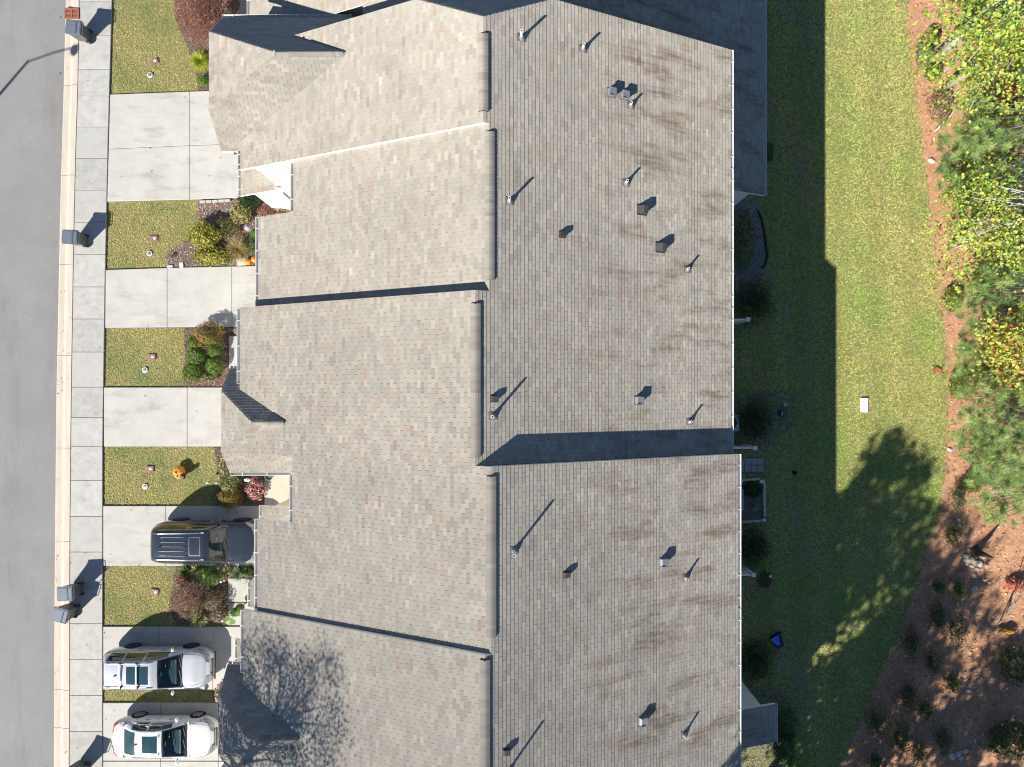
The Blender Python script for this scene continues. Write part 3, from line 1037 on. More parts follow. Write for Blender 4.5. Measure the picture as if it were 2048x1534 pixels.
# ---- lower neighbour to the north and the one storey rear wing in front of A
uZ = thing('townhouse', 'lower grey roofed townhouse at the top edge, mostly in shade', 'house', (0, 17, 0), 0, 'attached townhouses in one row')
aZ = 9.07 + .5 * -.9
fZ = [Face([(-11.4, 15.36), (-.9, 15.36), (-.9, 22), (-11.4, 22)], 9.07 + .45, .5, 0), Face([(-.9, Y_N + .02), (11.24, Y_N + .02), (11.24, 22), (-.9, 22)], aZ, -.5, 0), Face([(-5.9, Y_N + .02), (-.9, Y_N + .02), (-.9, 15.36), (-5.9, 15.36)], 9.07 + .45, .5, 0)]
roof(uZ, fZ, thick=.05)
gutter(uZ, (11.24, Y_N, aZ - 5.62 - .02), (11.24, 22, aZ - 5.62 - .02), (1, 0))
gutter(uZ, (-11.4, 15.7, 3.8), (-11.4, 22, 3.8), (-1, 0))
wallbox(uZ, -11.0, 10.8, 15.7, 21.8, [(-11.0, 3.8), (-.9, 8.9), (10.8, 3.0)])
MB().box(-11.9, 17.2, 1.2, .9, 2.4, 2.5).build('porch_box', M['blackplastic'], uZ)
uS = thing('rear_sunroom', 'shaded low rear wing roof tucked behind the uppermost house', 'sunroom', (9.5, 11, GB))
fS = [Face([(8.2, 8.8), (11.24, 8.8), (11.24, Y_N + .016), (8.2, Y_N + .016)], aZ, -.5, 0)]
roof(uS, fS, count=120)
gutter(uS, (11.24, 8.8, aZ - 5.62 - .02), (11.24, Y_N, aZ - 5.62 - .02), (1, 0))
wallbox(uS, 8.32, 10.85, 9.1, Y_N, [(8.32, 4.3), (10.85, 3.05)])
window(uS, (10.85, 11, 1.0), 1.6, 1.4, '+')
uP = thing('rear_sunroom', 'shaded low rear wing roof at the lower right of the row', 'sunroom', (9.9, -14.7, GB))
fP = [Face([(8.4, -15.6), (11.73, -15.6), (11.73, -13.9), (8.4, -13.9)], 3.0 + .5 * 11.73 * .3 * 2, -.3, 0)]
fP = [Face([(8.4, -15.6), (11.73, -15.6), (11.73, -13.9), (8.4, -13.9)], 3.0 + .35 * 11.73, -.35, 0)]
roof(uP, fP, count=60)
gutter(uP, (11.73, -15.6, 2.98), (11.73, -13.9, 2.98), (1, 0))
wallbox(uP, 8.5, 11.3, -15.5, -14.2, [(8.5, 4.0), (11.3, 3.02)])

# ---- pipe and box vents on the back slopes
def on_roof(px, py):
    zb = ZB2 if py > 905 else ZB1
    x = solve_x(px, zb, -.5); z = zb - .5 * x
    return Vector((x, (CY - py) * (H - z) / F, z))
def house_at(y):
    return uA if y > Y_AB else uB if y > Y_BC else uC if y > Y_CD else uD if y > Y_DE else uE
NB = Vector((.5, 0, 1)).normalized()
UPB = Vector((-1, 0, .5)).normalized()
def pipe_vent(px, py, h):
    p = on_roof(px, py); root = house_at(p.y)
    fl = MB()
    q = [p + UPB * a + Vector((0, 1, 0)) * b + NB * .014 for a, b in ((-.15, -.13), (.17, -.13), (.17, .13), (-.15, .13))]
    fl.extrude(q, tuple(NB * .006))
    fl.lathe([(.125, .0), (.12, .04), (.075, .13), (.062, .16)], 14, tuple(p + Vector((0, 0, -.03))))
    o = MB().lathe([(.045, -.05), (.045, h), (.036, h), (.034, h - .2)], 14, tuple(p)).build('vent_pipe', M['pvc'], root, smooth=False)
    fl.build('flashing', M['lead'], o)
    MB().lathe([(.035, h - .02), (.0, h - .019)], 12, tuple(p)).build('bore', M['dark'], o)
for px, py, h in ((1043, 76, .5), (1166, 98, .37), (1261, 211, .27), (1019, 403, .47), (1252, 366, .33), (1374, 539, .30), (986, 832, .66), (1379, 843, .33), (1028, 1101, .8), (1371, 1155, .33), (1368, 1469, .36), (1012, 1548, .75)):
    pipe_vent(px, py, h)

def box_vent(px, py, kind):
    p = on_roof(px, py); root = house_at(p.y)
    T = Matrix(((UPB.x, 0, NB.x, p.x), (UPB.y, 1, NB.y, p.y), (UPB.z, 0, NB.z, p.z), (0, 0, 0, 1)))
    def put(b, name, m, parent):
        b.v = [tuple(T @ Vector(v)) for v in b.v]
        return b.build(name, m, parent)
    if kind == 'silver':
        base = MB().box(0, 0, .015, .36, .34, .008)
        hood = MB()
        pr = [(.15, .02), (.15, .05), (.11, .15), (-.13, .20), (-.16, .18), (-.16, .14), (-.13, .13), (-.13, .02)]
        hood.extrude([(a, -.125, z) for a, z in pr], (0, .25, 0))
        for s in (-1, 1): hood.box(0.0, s * .135, .165, .30, .02, .05)
        o = put(hood, 'exhaust_hood', M['galv'], root)
        put(base, 'flange', M['galv'], o)
        put(MB().box(-.135, 0, .075, .012, .21, .09), 'mouth', M['dark'], o)
    elif kind == 'peaked':
        pr = [(.20, .02), (.02, .19), (-.16, .21), (-.17, .14), (-.14, .13), (-.14, .02)]
        hood = MB().extrude([(a, -.15, z) for a, z in pr], (0, .30, 0))
        o = put(hood, 'roof_vent', M['darkmetal'], root)
        put(MB().box(0, 0, .015, .44, .40, .008), 'flange', M['darkmetal'], o)
        put(MB().box(-.145, 0, .08, .012, .24, .08), 'mouth', M['dark'], o)
    else:
        pr = [(.13, .02), (.10, .12), (-.10, .15), (-.115, .10), (-.09, .09), (-.09, .02)]
        hood = MB().extrude([(a, -.085, z) for a, z in pr], (0, .17, 0))
        o = put(hood, 'roof_vent', M['darkmetal'] if kind == 'small' else M['blackplastic'], root)
        put(MB().box(0, 0, .015, .27, .25, .008), 'flange', M['darkmetal'], o)
for px, py, k in ((1221, 186, 'silver'), (1247, 192, 'silver'), (1276, 801, 'silver'), (1325, 1124, 'silver'), (1284, 1441, 'silver'),
                  (1283, 420, 'peaked'), (1320, 495, 'peaked'), (1124, 469, 'black'), (988, 797, 'small'), (1132, 1149, 'small'), (1012, 1503, 'small')):
    box_vent(px, py, k)
# ================================================================== LAWNS, BEDS AND LITTER
def pxpoly(pts, z=0.0): return [G2(x, y, z) for x, y in pts]
BEDS = {
 'A': [(345, -20), (440, -20), (500, 20), (500, 60), (480, 190), (397, 183), (393, 150), (375, 95), (352, 40)],
 'AB': [(396, 403), (440, 401), (620, 392), (620, 470), (620, 532), (334, 536), (331, 518), (338, 500), (362, 490), (388, 468), (396, 450)],
 'C': [(368, 657), (456, 655), (620, 655), (620, 671), (457, 671), (457, 743), (600, 743), (600, 773), (366, 773), (370, 700)],
 'D': [(427, 895), (600, 895), (600, 948), (528, 948), (528, 1010), (434, 1010), (440, 960)],
 'D2': [(352, 1133), (640, 1133), (640, 1154), (455, 1154), (455, 1249), (352, 1249), (338, 1215), (345, 1170)],
 'E': [(427, 1379), (520, 1379), (520, 1403), (430, 1403)],
}
LAWNS = {
 'A': [(227, -60), (345, -60), (352, 40), (375, 95), (393, 150), (397, 182), (223, 189)],
 'AB': [(217, 405), (395, 403), (396, 450), (388, 468), (362, 490), (338, 500), (331, 518), (333, 536), (214, 539)],
 'C': [(212, 657), (367, 657), (370, 700), (366, 773), (210, 773)],
 'D': [(209, 895), (427, 895), (440, 960), (433, 1010), (209, 1010)],
 'D2': [(208, 1133), (352, 1133), (345, 1170), (338, 1215), (352, 1249), (208, 1250)],
 'E': [(208, 1380), (427, 1380), (429, 1403), (208, 1403)],
}
def sheet(name, poly, z, m, jag=0.0):
    b = MB().add([(x, y, z) for x, y in poly], [tuple(range(len(poly)))])
    me_fix = b.build(name, m)
    tag(me_fix, kind='structure')
    return me_fix
def ccw(p):
    return p if sum(a[0] * b[1] - b[0] * a[1] for a, b in zip(p, p[1:] + p[:1])) > 0 else p[::-1]
M['mulch'] = mat('mulch', (.14, .085, .06), .95, .35, 8, fine=.3, fscale=60, bump=.6, bscale=60)
M['straw'] = mat('pine_straw', (.42, .225, .13), .95, .25, 1.6, fine=.28, fscale=45, bump=.5, bscale=50)
M['gravel'] = mat('gravel', (.20, .195, .19), .9, .35, 30, fine=.3, fscale=70, bump=.6, bscale=60)

def tufts(name, P, z, n_per, length, width, colfn, lean=.9):
    P3 = np.column_stack([P, np.full(len(P), z)])
    shd = np.repeat((1 + .20 * rng.normal(size=(len(P), 1))).clip(.45, 1.5), n_per, 0)
    P3 = np.repeat(P3, n_per, 0) + np.column_stack([rng.normal(0, .018, (len(P) * n_per, 2)), np.zeros(len(P) * n_per)])
    a = rng.random(len(P3)) * 6.283
    el = .25 + .75 * rng.random(len(P3))
    d = np.column_stack([np.cos(a) * lean, np.sin(a) * lean, el])
    return blade_mesh(name, P3, d, length, width, None, M['grass'], lambda q: colfn(q) * shd, droop=.55, shade=.12)

FL = {'A': 'lawn patch beside the russet maple shrub', 'AB': 'lawn patch beside the bright yellow shrubs', 'C': 'lawn patch beside the clipped boxwood balls',
      'D': 'lawn patch under the orange pumpkin decoration', 'D2': 'lawn patch by the pair of bins', 'E': 'narrow grass strip beside the silver wagon'}
for k, px in LAWNS.items():
    P = scatter(ccw(pxpoly(px)), 330)
    P = P + rng.normal(0, .025, P.shape)
    o = link('lawn_grass', tufts('lawn_grass', P, .0, 2, .085, .019, lawn_col_front))
    tag(o, 'short yellow green ' + FL[k], 'grass', kind='stuff')
BACK_EDGE = [(1815, -100), (1815, 0), (1820, 80), (1833, 180), (1848, 300), (1862, 440), (1880, 560), (1893, 700), (1899, 800), (1896, 870), (1890, 960), (1870, 1060), (1850, 1110), (1830, 1180), (1800, 1270), (1770, 1330), (1740, 1400), (1715, 1450), (1685, 1534), (1640, 1650)]
back_lawn = ccw(pxpoly([(1440, -100)] + BACK_EDGE + [(1440, 1650)], GB))
P = scatter(back_lawn, 330)
P = P + rng.normal(0, .10, P.shape) * (1 + wob(P, 3.0)[:, None]).clip(.2, 2)
bare = wob(P, .9) + .6 * wob(P, 2.3)
P = P[(bare < .85) | (rng.random(len(P)) < .45)]
o = link('lawn_grass', tufts('lawn_grass', P, GB, 2, .095, .021, lawn_col_back))
tag(o, 'long mown back lawn strip between houses and woods', 'grass', kind='stuff')

# front beds of bark mulch
def chips(poly, z, dens, pal, L, W, name, parent):
    P = scatter(poly, dens)
    n = len(P)
    P3 = np.column_stack([P, z + .02 * rng.random(n)])
    nr = np.column_stack([rng.normal(0, .45, (n, 2)), np.ones(n)])
    o = link(name, leaf_mesh(name, P3, nr, L, pal, M['litter'], aspect=W / L, shade=.3, bend=.05), parent)
    tag(o, kind='stuff')
    return o
MULCH = [(.14, .085, .06, 3), (.20, .13, .10, 3), (.27, .21, .18, 2), (.09, .055, .04, 2), (.33, .27, .24, 1)]
STRAW = [(.48, .255, .135, 3), (.58, .34, .20, 3), (.36, .18, .095, 2), (.66, .45, .30, 1.4), (.2, .11, .07, 1)]
for k, px in BEDS.items():
    p = ccw(pxpoly(px))
    s = sheet('mulch_bed', p, .02, M['mulch'])
    chips(p, .022, 420, MULCH if k != 'AB' else [(.30, .25, .24, 3), (.38, .33, .31, 2), (.20, .15, .14, 2), (.12, .08, .06, 1)], .075, .03, 'bark_chips', s)

# pine straw bank along the woods
_e = np.array(BACK_EDGE, float)
_yy = np.arange(-100, 1650, 4.0)
_xx = np.interp(_yy, _e[:, 1], _e[:, 0]) + 3.0 * wob(np.column_stack([_yy * .05, _yy * 0]), 1.0) + rng.normal(0, 1.6, len(_yy))
RAG = list(zip(_xx.tolist(), _yy.tolist()))
straw = ccw(pxpoly(RAG + [(2600, 1650), (2600, -100)], GB))
s = sheet('pine_straw_bank', straw, GB + .015, M['straw'])
vis = ccw(pxpoly([(x - 5, y) for x, y in BACK_EDGE] + [(2080, 1650), (2080, -100)], GB))
P = scatter(vis, 230); n = len(P)
P3 = np.column_stack([P, GB + .02 + .03 * rng.random(n)])
a = rng.random(n) * 6.283
d = np.column_stack([np.cos(a), np.sin(a), .12 * rng.normal(size=n)])
o = link('pine_needles', blade_mesh('pine_needles', P3, d, .20, .012, STRAW, M['litter'], droop=.1, shade=.25), s)
tag(o, kind='stuff')
P = scatter(vis, 16); n = len(P)
nr = np.column_stack([rng.normal(0, .4, (n, 2)), np.ones(n)])
o = link('fallen_leaves', leaf_mesh('fallen_leaves', np.column_stack([P, np.full(n, GB + .05)]), nr, .11, [(.45, .28, .10, 2), (.36, .17, .07, 2), (.55, .42, .16, 1.4), (.42, .32, .26, 1.5), (.25, .11, .05, 1)], M['litter'], aspect=.7, shade=.2), s)
tag(o, kind='stuff')
# a few leaves blown on the lawns
lp = np.concatenate([scatter(back_lawn, .55)])
n = len(lp)
o = link('fallen_leaves', leaf_mesh('fallen_leaves', np.column_stack([lp, np.full(n, GB + .06)]), np.column_stack([rng.normal(0, .4, (n, 2)), np.ones(n)]), .10, [(.55, .22, .06, 2), (.50, .36, .10, 2), (.40, .30, .22, 1)], M['litter'], aspect=.7))
tag(o, 'scattered dry leaves blown over the back lawn', 'leaves', kind='stuff')

lp = np.concatenate([scatter(ccw(pxpoly([(112, 0), (222, 0), (205, 1534), (100, 1534)])), .5), scatter(ccw(pxpoly([(208, 180), (470, 180), (470, 1520), (208, 1520)])), .45), scatter(ccw(pxpoly([(118, 0), (135, 0), (113, 1534), (104, 1534)])), 3.0)])
n = len(lp)
o = link('fallen_leaves', leaf_mesh('fallen_leaves', np.column_stack([lp, np.full(n, .115)]), np.column_stack([rng.normal(0, .3, (n, 2)), np.ones(n)]), .07, [(.36, .20, .08, 2), (.42, .30, .12, 2), (.25, .16, .1, 2)], M['litter'], aspect=.6))
tag(o, 'a few dry leaves lying on the front paving', 'leaves', kind='stuff')
lp = scatter(ccw(pxpoly([(-60, -100), (126, -100), (106, 1600), (-60, 1600)])), 2.2); n = len(lp)
hz = np.interp(lp[:, 0], [-32, -21.8], [.075, .012])
o = link('road_grit', leaf_mesh('road_grit', np.column_stack([lp, hz + .004]), np.column_stack([rng.normal(0, .1, (n, 2)), np.ones(n)]), .035, [(.42, .42, .41, 3), (.30, .30, .29, 3), (.10, .10, .10, 2), (.30, .2, .12, .4)], M['litter'], aspect=.8))
tag(o, 'pale stone specks and grit on the street', 'grit', kind='stuff')
# gravel bed and bare soil behind the houses
gb = ccw(pxpoly([(1430, 392), (1512, 398), (1524, 425), (1531, 470), (1536, 510), (1526, 535), (1520, 560), (1500, 600), (1430, 640)], GB))
s = sheet('gravel_bed', gb, GB + .02, M['gravel'])
P = scatter(gb, 330); n = len(P)
o = link('gravel_stones', leaf_mesh('gravel_stones', np.column_stack([P, GB + .03 + .02 * rng.random(n)]), np.column_stack([rng.normal(0, .5, (n, 2)), np.ones(n)]), .06, [(.30, .30, .31, 3), (.20, .20, .21, 2), (.42, .42, .42, 1), (.12, .12, .12, 1)], M['litter'], aspect=.8, shade=.25), s)
tag(o, kind='stuff')
M['edging'] = mat('black_edging', (.012, .012, .012), .6, .1, 3)
t = MB().tube([G(x, y, GB + .06) for x, y in ((1516, 420), (1524, 440), (1529, 465), (1533, 495), (1535, 512), (1531, 528), (1523, 537))], .06, 8).build('garden_edging', M['edging'], smooth=True)
tag(t, 'curved black plastic edging along the gravel bed', 'edging')
for nm, px in (('soil_bed', [(1430, 690), (1520, 650), (1500, 625), (1430, 600)]), ('soil_bed', [(1430, 780), (1590, 780), (1590, 850), (1530, 900), (1430, 900)]), ('soil_bed', [(1440, 1380), (1560, 1370), (1590, 1440), (1560, 1560), (1440, 1560)])):
    M.setdefault('soil', mat('soil', (.125, .105, .085), .95, .3, 3, fine=.25, fscale=50))
    p = ccw(pxpoly(px, GB))
    s = sheet(nm, p, GB + .008, M['soil'])
    chips(p, GB + .012, 110, [(.20, .18, .15, 2), (.12, .10, .08, 2), (.14, .16, .07, 2)], .08, .03, 'soil_litter', s)

# ================================================================== PLANTS
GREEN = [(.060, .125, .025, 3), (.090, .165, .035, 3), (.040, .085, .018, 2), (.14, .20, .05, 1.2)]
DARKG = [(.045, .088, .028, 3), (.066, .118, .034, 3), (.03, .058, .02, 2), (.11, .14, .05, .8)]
YEL = [(.42, .38, .05, 3), (.33, .34, .05, 2.5), (.22, .27, .045, 2), (.50, .43, .12, 1.2), (.12, .17, .04, 1)]
ORNG = [(.16, .21, .05, 3), (.27, .26, .05, 2), (.50, .19, .06, 1.7), (.42, .10, .05, .8), (.35, .33, .10, 1.2)]
RUSS = [(.31, .145, .10, 3), (.40, .20, .14, 2.5), (.22, .095, .07, 2), (.47, .28, .20, 1)]
BROWN = [(.26, .16, .10, 3), (.34, .23, .15, 2), (.17, .10, .065, 2), (.12, .12, .05, 1)]
VARIE = [(.36, .36, .16, 3), (.48, .46, .26, 2), (.18, .22, .07, 2.4), (.10, .14, .04, 1)]
PALEG = [(.22, .27, .10, 3), (.30, .32, .16, 2), (.13, .18, .06, 2)]
def cloud(n, c, r, shell=.5, flat=0.0, lump=.18):
    d = rng.normal(size=(n, 3)); d /= np.linalg.norm(d, axis=1)[:, None]
    d[:, 2] = np.where(d[:, 2] < -.35, -d[:, 2], d[:, 2])
    q = 1 - np.abs(rng.normal(0, shell * .5, n))
    q = q.clip(.1, 1.1) * (1 + lump * wob(d[:, :2] * 3 + np.array(c[:2]), 1.3) + lump * .6 * np.sin(d[:, 2] * 7 + c[0] * 3))
    return np.array(c) + d * q[:, None] * np.array(r), d
def bush(name, label, px, py, r, h, n, pal, size, cat='shrub', base=0.0, aspect=.55, group=None, shell=.35, stems=5, m='leaf', lump=.18):
    """px,py measured at mid height"""
    c = G(px, py, base + h * .5)
    t = thing(name, label, cat, (c[0], c[1], base), 0, group)
    rr = r if isinstance(r, tuple) else (r, r)
    P, d = cloud(n, (c[0], c[1], base + h * .45), (rr[0], rr[1], h * .55), shell, lump=lump)
    P[:, 2] = np.maximum(P[:, 2], base + .03)
    link('foliage', leaf_mesh('foliage', P, d + .55 * rng.normal(size=d.shape), size, pal, M[m], aspect=aspect, shade=.2), t)
    st = MB()
    for k in range(stems):
        a = k * 2.4
        st.tube([(c[0], c[1], base), (c[0] + rr[0] * .3 * math.cos(a), c[1] + rr[1] * .3 * math.sin(a), base + h * .35), (c[0] + rr[0] * .6 * math.cos(a), c[1] + rr[1] * .6 * math.sin(a), base + h * .75)], [.02, .014, .006], 5)
    st.build('stem', M['twig'], t)
    return t
def spiky(name, label, px, py, r, h, n, pal, width, base=0.0, cat='grass clump', droop=.6, spread=1.0):
    c = G(px, py, base + h * .3)
    t = thing(name, label, cat, (c[0], c[1], base))
    a = rng.random(n) * 6.283; el = rng.random(n) ** .7 * 1.3
    d = np.column_stack([np.cos(a) * np.cos(el) * spread, np.sin(a) * np.cos(el) * spread, np.sin(el) + .12])
    P = np.column_stack([c[0] + rng.normal(0, .05 * r, n), c[1] + rng.normal(0, .05 * r, n), np.full(n, base + .03)])
    link('blades', blade_mesh('blades', P, d, r * (.7 + .5 * rng.random(n)) * (1 + .0 * a), width, pal, M['leaf'], droop=droop, shade=.2), t)
    MB().lathe([(.05, 0), (.06, .05), (.02, .09)], 8, (c[0], c[1], base)).build('crown', M['twig'], t)
    return t

bush('maple_shrub', 'russet red weeping maple shrub at the top of the front row', 404, 26, (1.15, 1.45), 1.3, 5200, RUSS, .10, aspect=.22)
spiky('ornamental_grass', 'bright yellow green grass clump under the russet maple', 401, 122, .62, .5, 900, [(.45, .47, .05, 3), (.33, .40, .04, 2), (.22, .32, .04, 1)], .018)
bush('small_shrub', 'small bright green mound at the corner of the top driveway', 405, 162, .27, .4, 700, [(.12, .26, .02, 3), (.18, .34, .03, 2), (.07, .17, .02, 1)], .05)
bush('juniper', 'dark green juniper beneath the white gable wall', 497, 403, (.50, .42), .7, 1500, [(.05, .11, .04, 3), (.08, .16, .06, 2), (.03, .07, .03, 2)], .11, aspect=.2)
bush('dry_shrub', 'rust brown airy shrub against the white gable wall', 543, 424, (.72, .34), .6, 1300, RUSS + [(.30, .27, .05, 1.5)], .08, aspect=.3)
bush('yellow_shrub', 'big bright yellow leafed shrub in the bed by the pumpkins', 408, 470, (.78, .62), .9, 1500, YEL, .12)
bush('yellow_shrub', 'lower yellow green shrub spilling onto the second driveway edge', 424, 513, (.95, .46), .6, 1300, YEL, .11)
bush('flowering_shrub', 'pale pink and yellow leafed shrub beside the path lamp', 482, 428, (.50, .55), .7, 900, [(.42, .38, .12, 2), (.45, .34, .27, 1.6), (.22, .25, .07, 2), (.34, .30, .05, 1)], .11)
spiky('ornamental_grass', 'straw coloured ornamental grass flopping beside the pumpkins', 478, 500, 1.0, .4, 700, [(.38, .28, .12, 3), (.27, .19, .08, 2), (.30, .27, .08, 1.5)], .015, droop=.9)
bush('mixed_shrub', 'olive green straggly shrub behind the yellow shrubs', 455, 455, (.70, .55), .6, 1200, [(.17, .19, .05, 3), (.25, .23, .07, 2), (.10, .12, .04, 2), (.28, .17, .12, 1)], .09, aspect=.35)
bush('small_shrub', 'fresh green round shrub right below the path lamp', 509, 468, .27, .5, 500, [(.10, .26, .03, 3), (.15, .34, .05, 2), (.05, .13, .02, 1)], .07)
bush('small_shrub', 'mid green shrub between path lamp and pumpkins', 508, 492, (.30, .34), .5, 600, GREEN, .07)
spiky('ornamental_grass', 'small blue green tuft at the point of the mulch bed', 346, 511, .24, .3, 120, [(.16, .22, .16, 2), (.22, .26, .18, 1)], .014)
bush('nandina', 'orange tipped nandina among the boxwood balls', 416, 672, (.74, .66), 1.0, 2600, ORNG, .085, aspect=.4)
for i, (x, y, r, h, lb) in enumerate(((391, 686, .36, .7, 'boxwood half hidden left of the nandina'), (430, 699, .37, .75, 'round boxwood ball just below the nandina'), (394, 711, .42, .8, 'largest round boxwood ball beside the lawn edge'), (429, 731, .42, .75, 'round boxwood ball nearest the small clipped gable'), (385, 744, .46, .6, 'loose low boxwood at the bottom corner of the bed'))):
    bush('boxwood', 'bright green ' + lb, x, y, r, h, 1500, [(.10, .20, .022, 3), (.16, .27, .03, 3), (.055, .12, .015, 2), (.24, .32, .06, .8)], .065, group='boxwood balls by the front path', aspect=.6, lump=.08, shell=.2)
bush('mixed_shrub', 'low grey green and rust shrub under the boxwoods', 414, 755, (.48, .24), .4, 700, PALEG + [(.34, .20, .12, 1.5)], .07)
bush('small_shrub', 'pale cream green plant tucked under the gutter by the path', 477, 661, .22, .3, 160, VARIE, .10)
bush('variegated_shrub', 'cream and green variegated shrub beside the clipped wing', 459, 964, (.50, .55), .8, 1100, VARIE, .12, aspect=.35)
bush('variegated_shrub', 'narrow yellow plant squeezed against the wing corner', 447, 930, (.16, .45), .5, 360, VARIE + [(.5, .45, .08, 2)], .09)
bush('nandina', 'round orange green nandina next to the dark vehicle', 459, 996, (.56, .50), .8, 1900, ORNG, .085, aspect=.4)
bush('flowering_shrub', 'pink and white flowering mound by the porch', 510, 979, (.46, .56), .55, 900, [(.62, .05, .13, 2.2), (.70, .66, .62, 2.2), (.60, .20, .22, 1.5), (.10, .15, .04, 2.5), (.62, .42, .32, 1)], .085, aspect=.85)
for x, y, r, pal, lb in ((372, 1143, .50, GREEN, 'green spiky clump nearest the street by the dark vehicle'), (391, 1141, .5, VARIE, 'cream green spiky clump second from the street'), (397, 1156, .42, [(.10, .17, .13, 3), (.15, .22, .17, 2)], 'blue grey spiky clump beside the fern'), (453, 1143, .46, VARIE + BROWN[:1], 'tan green spiky clump in the middle of the strip'), (476, 1146, .50, [(.15, .22, .13, 3), (.23, .29, .18, 2), (.30, .32, .2, 1)], 'grey green spiky clump next to the front path'), (494, 1141, .38, GREEN, 'small green spiky clump nearest the gutter'), (397, 1238, .60, VARIE, 'yellow variegated spiky clump at the driveway corner')):
    spiky('spiky_plant', lb, x, y, r, .5, 210, pal, .035, cat='plant', droop=.35)
bush('fern', 'large light green fern beside the brown shrub', 421, 1152, (.58, .42), .6, 800, [(.14, .26, .05, 3), (.22, .34, .09, 2), (.08, .16, .03, 1.5)], .13, aspect=.25)
bush('flowering_shrub', 'white flowered plant at the top of the front path', 499, 1160, (.28, .22), .4, 260, [(.62, .62, .55, 3), (.20, .25, .08, 2)], .06)
bush('dry_shrub', 'large purple brown shrub beside the lawn with the meter lid', 376, 1200, (.75, .95), 1.0, 2600, BROWN + [(.30, .16, .13, 2)], .075, aspect=.4)
bush('dry_shrub', 'small russet shrub above the purple brown one', 366, 1163, (.35, .28), .6, 600, RUSS, .07)
bush('mixed_shrub', 'grey brown shrub with a white solar light in it', 427, 1202, (.68, .55), .6, 1300, [(.24, .20, .13, 3), (.16, .17, .09, 2), (.34, .22, .18, 1.5), (.10, .08, .05, 2)], .07)
bush('mixed_shrub', 'dull green shrub at the edge of the front path', 440, 1226, (.40, .40), .5, 700, [(.12, .13, .06, 3), (.20, .19, .10, 2), (.30, .18, .14, 1)], .07)
bush('flowering_shrub', 'red and white flowers at the corner beside the silver wagon', 437, 1388, (.17, .42), .5, 420, [(.60, .05, .06, 2.5), (.68, .66, .62, 2), (.08, .14, .05, 2.5)], .08, aspect=.8)
# elephant ear: two big heart shaped leaves on stalks
c = G(463, 1233, .8); t = thing('elephant_ear', 'big heart shaped green leaves over the front path', 'plant', (c[0], c[1], 0))
EAR = mat('ear_leaf', (.10, .19, .025), .5, .2, 6, trans=.3)
for k, (x, y, s, a, z) in enumerate(((461, 1239, .36, -2.2, .9), (470, 1225, .34, .3, 1.0), (478, 1216, .26, .9, .8))):
    q = G(x, y, z)
    pts = []
    for i in range(18):
        th = 6.283 * i / 18
        r = s * (.78 + .22 * math.cos(th)) * (1 - .35 * math.exp(-((th - math.pi) ** 2) / .12))
        pts.append((q[0] + r * math.cos(th + a), q[1] + r * .8 * math.sin(th + a), q[2] + .06 * math.cos(2 * th) - .12 * math.cos(th)))
    MB().add([(q[0], q[1], q[2] + .02)] + pts, [(0, 1 + i, 1 + (i + 1) % 18) for i in range(18)]).build('leaf_blade', EAR, t)
    MB().tube([(c[0], c[1], 0), (q[0], q[1], q[2])], .015, 6).build('stalk', EAR, t)

# plants behind the houses
for x, y, r, h, lb in ((1508, 603, (.95, 1.05), 1.3, 'dark evergreen bush by the gravel bed'), (1508, 842, (.80, .98), 1.2, 'dark glossy bush beside the cooling unit'), (1504, 1093, (.78, .95), 1.2, 'dark rounded bush below the stone edged bed'), (1510, 1322, (.85, 1.05), 1.2, 'blackish green bush beside the blue board'), (1562, 1472, (.70, 1.6), 1.2, 'tall dark hedge bush next to the low rear wing')):
    bush('evergreen_bush', lb, x, y, r, h, 3600, DARKG + [(.10, .12, .05, .8)], .10, base=GB, aspect=.35, lump=.42, shell=.5)
bush('vine', 'yellow green leafy vine between gutter and gravel', 1487, 480, (.55, 1.6), 1.0, 1000, [(.13, .20, .03, 3), (.20, .26, .05, 2), (.06, .10, .02, 2)], .12, base=GB)
bush('small_shrub', 'small green plant by the rear wing gutter', 1539, 305, (.22, .55), .5, 420, [(.09, .15, .03, 3), (.14, .20, .05, 1)], .09, base=GB)
bush('small_shrub', 'sparse plant beside the pink solar flower', 1530, 1160, (.35, .45), .4, 300, DARKG, .09, base=GB)
# shrubs planted in the pine straw
SH = [(1916, 996, .38, .62, 'upright shrub nearest the lawn corner'), (1904, 1070, .42, .66, 'shrub with a dry centre beside the lawn edge'), (1918, 1180, .33, .68, 'sunlit shrub just left of the pale stones'), (1876, 1172, .2, .3, 'tiny sunlit shrub near the lawn edge'), (1873, 1233, .36, .7, 'shaded shrub below the tiny sunlit one'), (1822, 1284, .40, .95, 'tall shaded shrub closest to the lawn'), (1911, 1264, .46, .95, 'broad shrub below the sunlit one'), (1864, 1322, .33, .62, 'slim shrub in the middle of the bank'), (1904, 1365, .25, .5, 'small shrub right of the slim one'), (1815, 1392, .42, .8, 'shrub with a bright lower edge'), (1851, 1420, .3, .55, 'shrub with a lime green rim'), (1752, 1442, .55, .9, 'widest shrub at the foot of the lawn'), (1800, 1476, .5, .85, 'shrub beside the widest one'), (1836, 1505, .40, .7, 'pale green shrub at the bottom edge'), (1886, 1480, .45, .75, 'dark shrub by the grey stones'), (1752, 1525, .38, .5, 'shrub cut by the bottom edge')]
for i, (x, y, rx_, ry_, lb) in enumerate(SH):
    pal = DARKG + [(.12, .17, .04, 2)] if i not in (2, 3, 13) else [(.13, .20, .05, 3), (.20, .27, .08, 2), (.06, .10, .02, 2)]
    bush('bank_shrub', 'green ' + lb, x, y, (rx_, ry_), .9, 1000, pal, .085, base=GB, group='shrubs planted in the pine straw', aspect=.4, lump=.45, shell=.6)
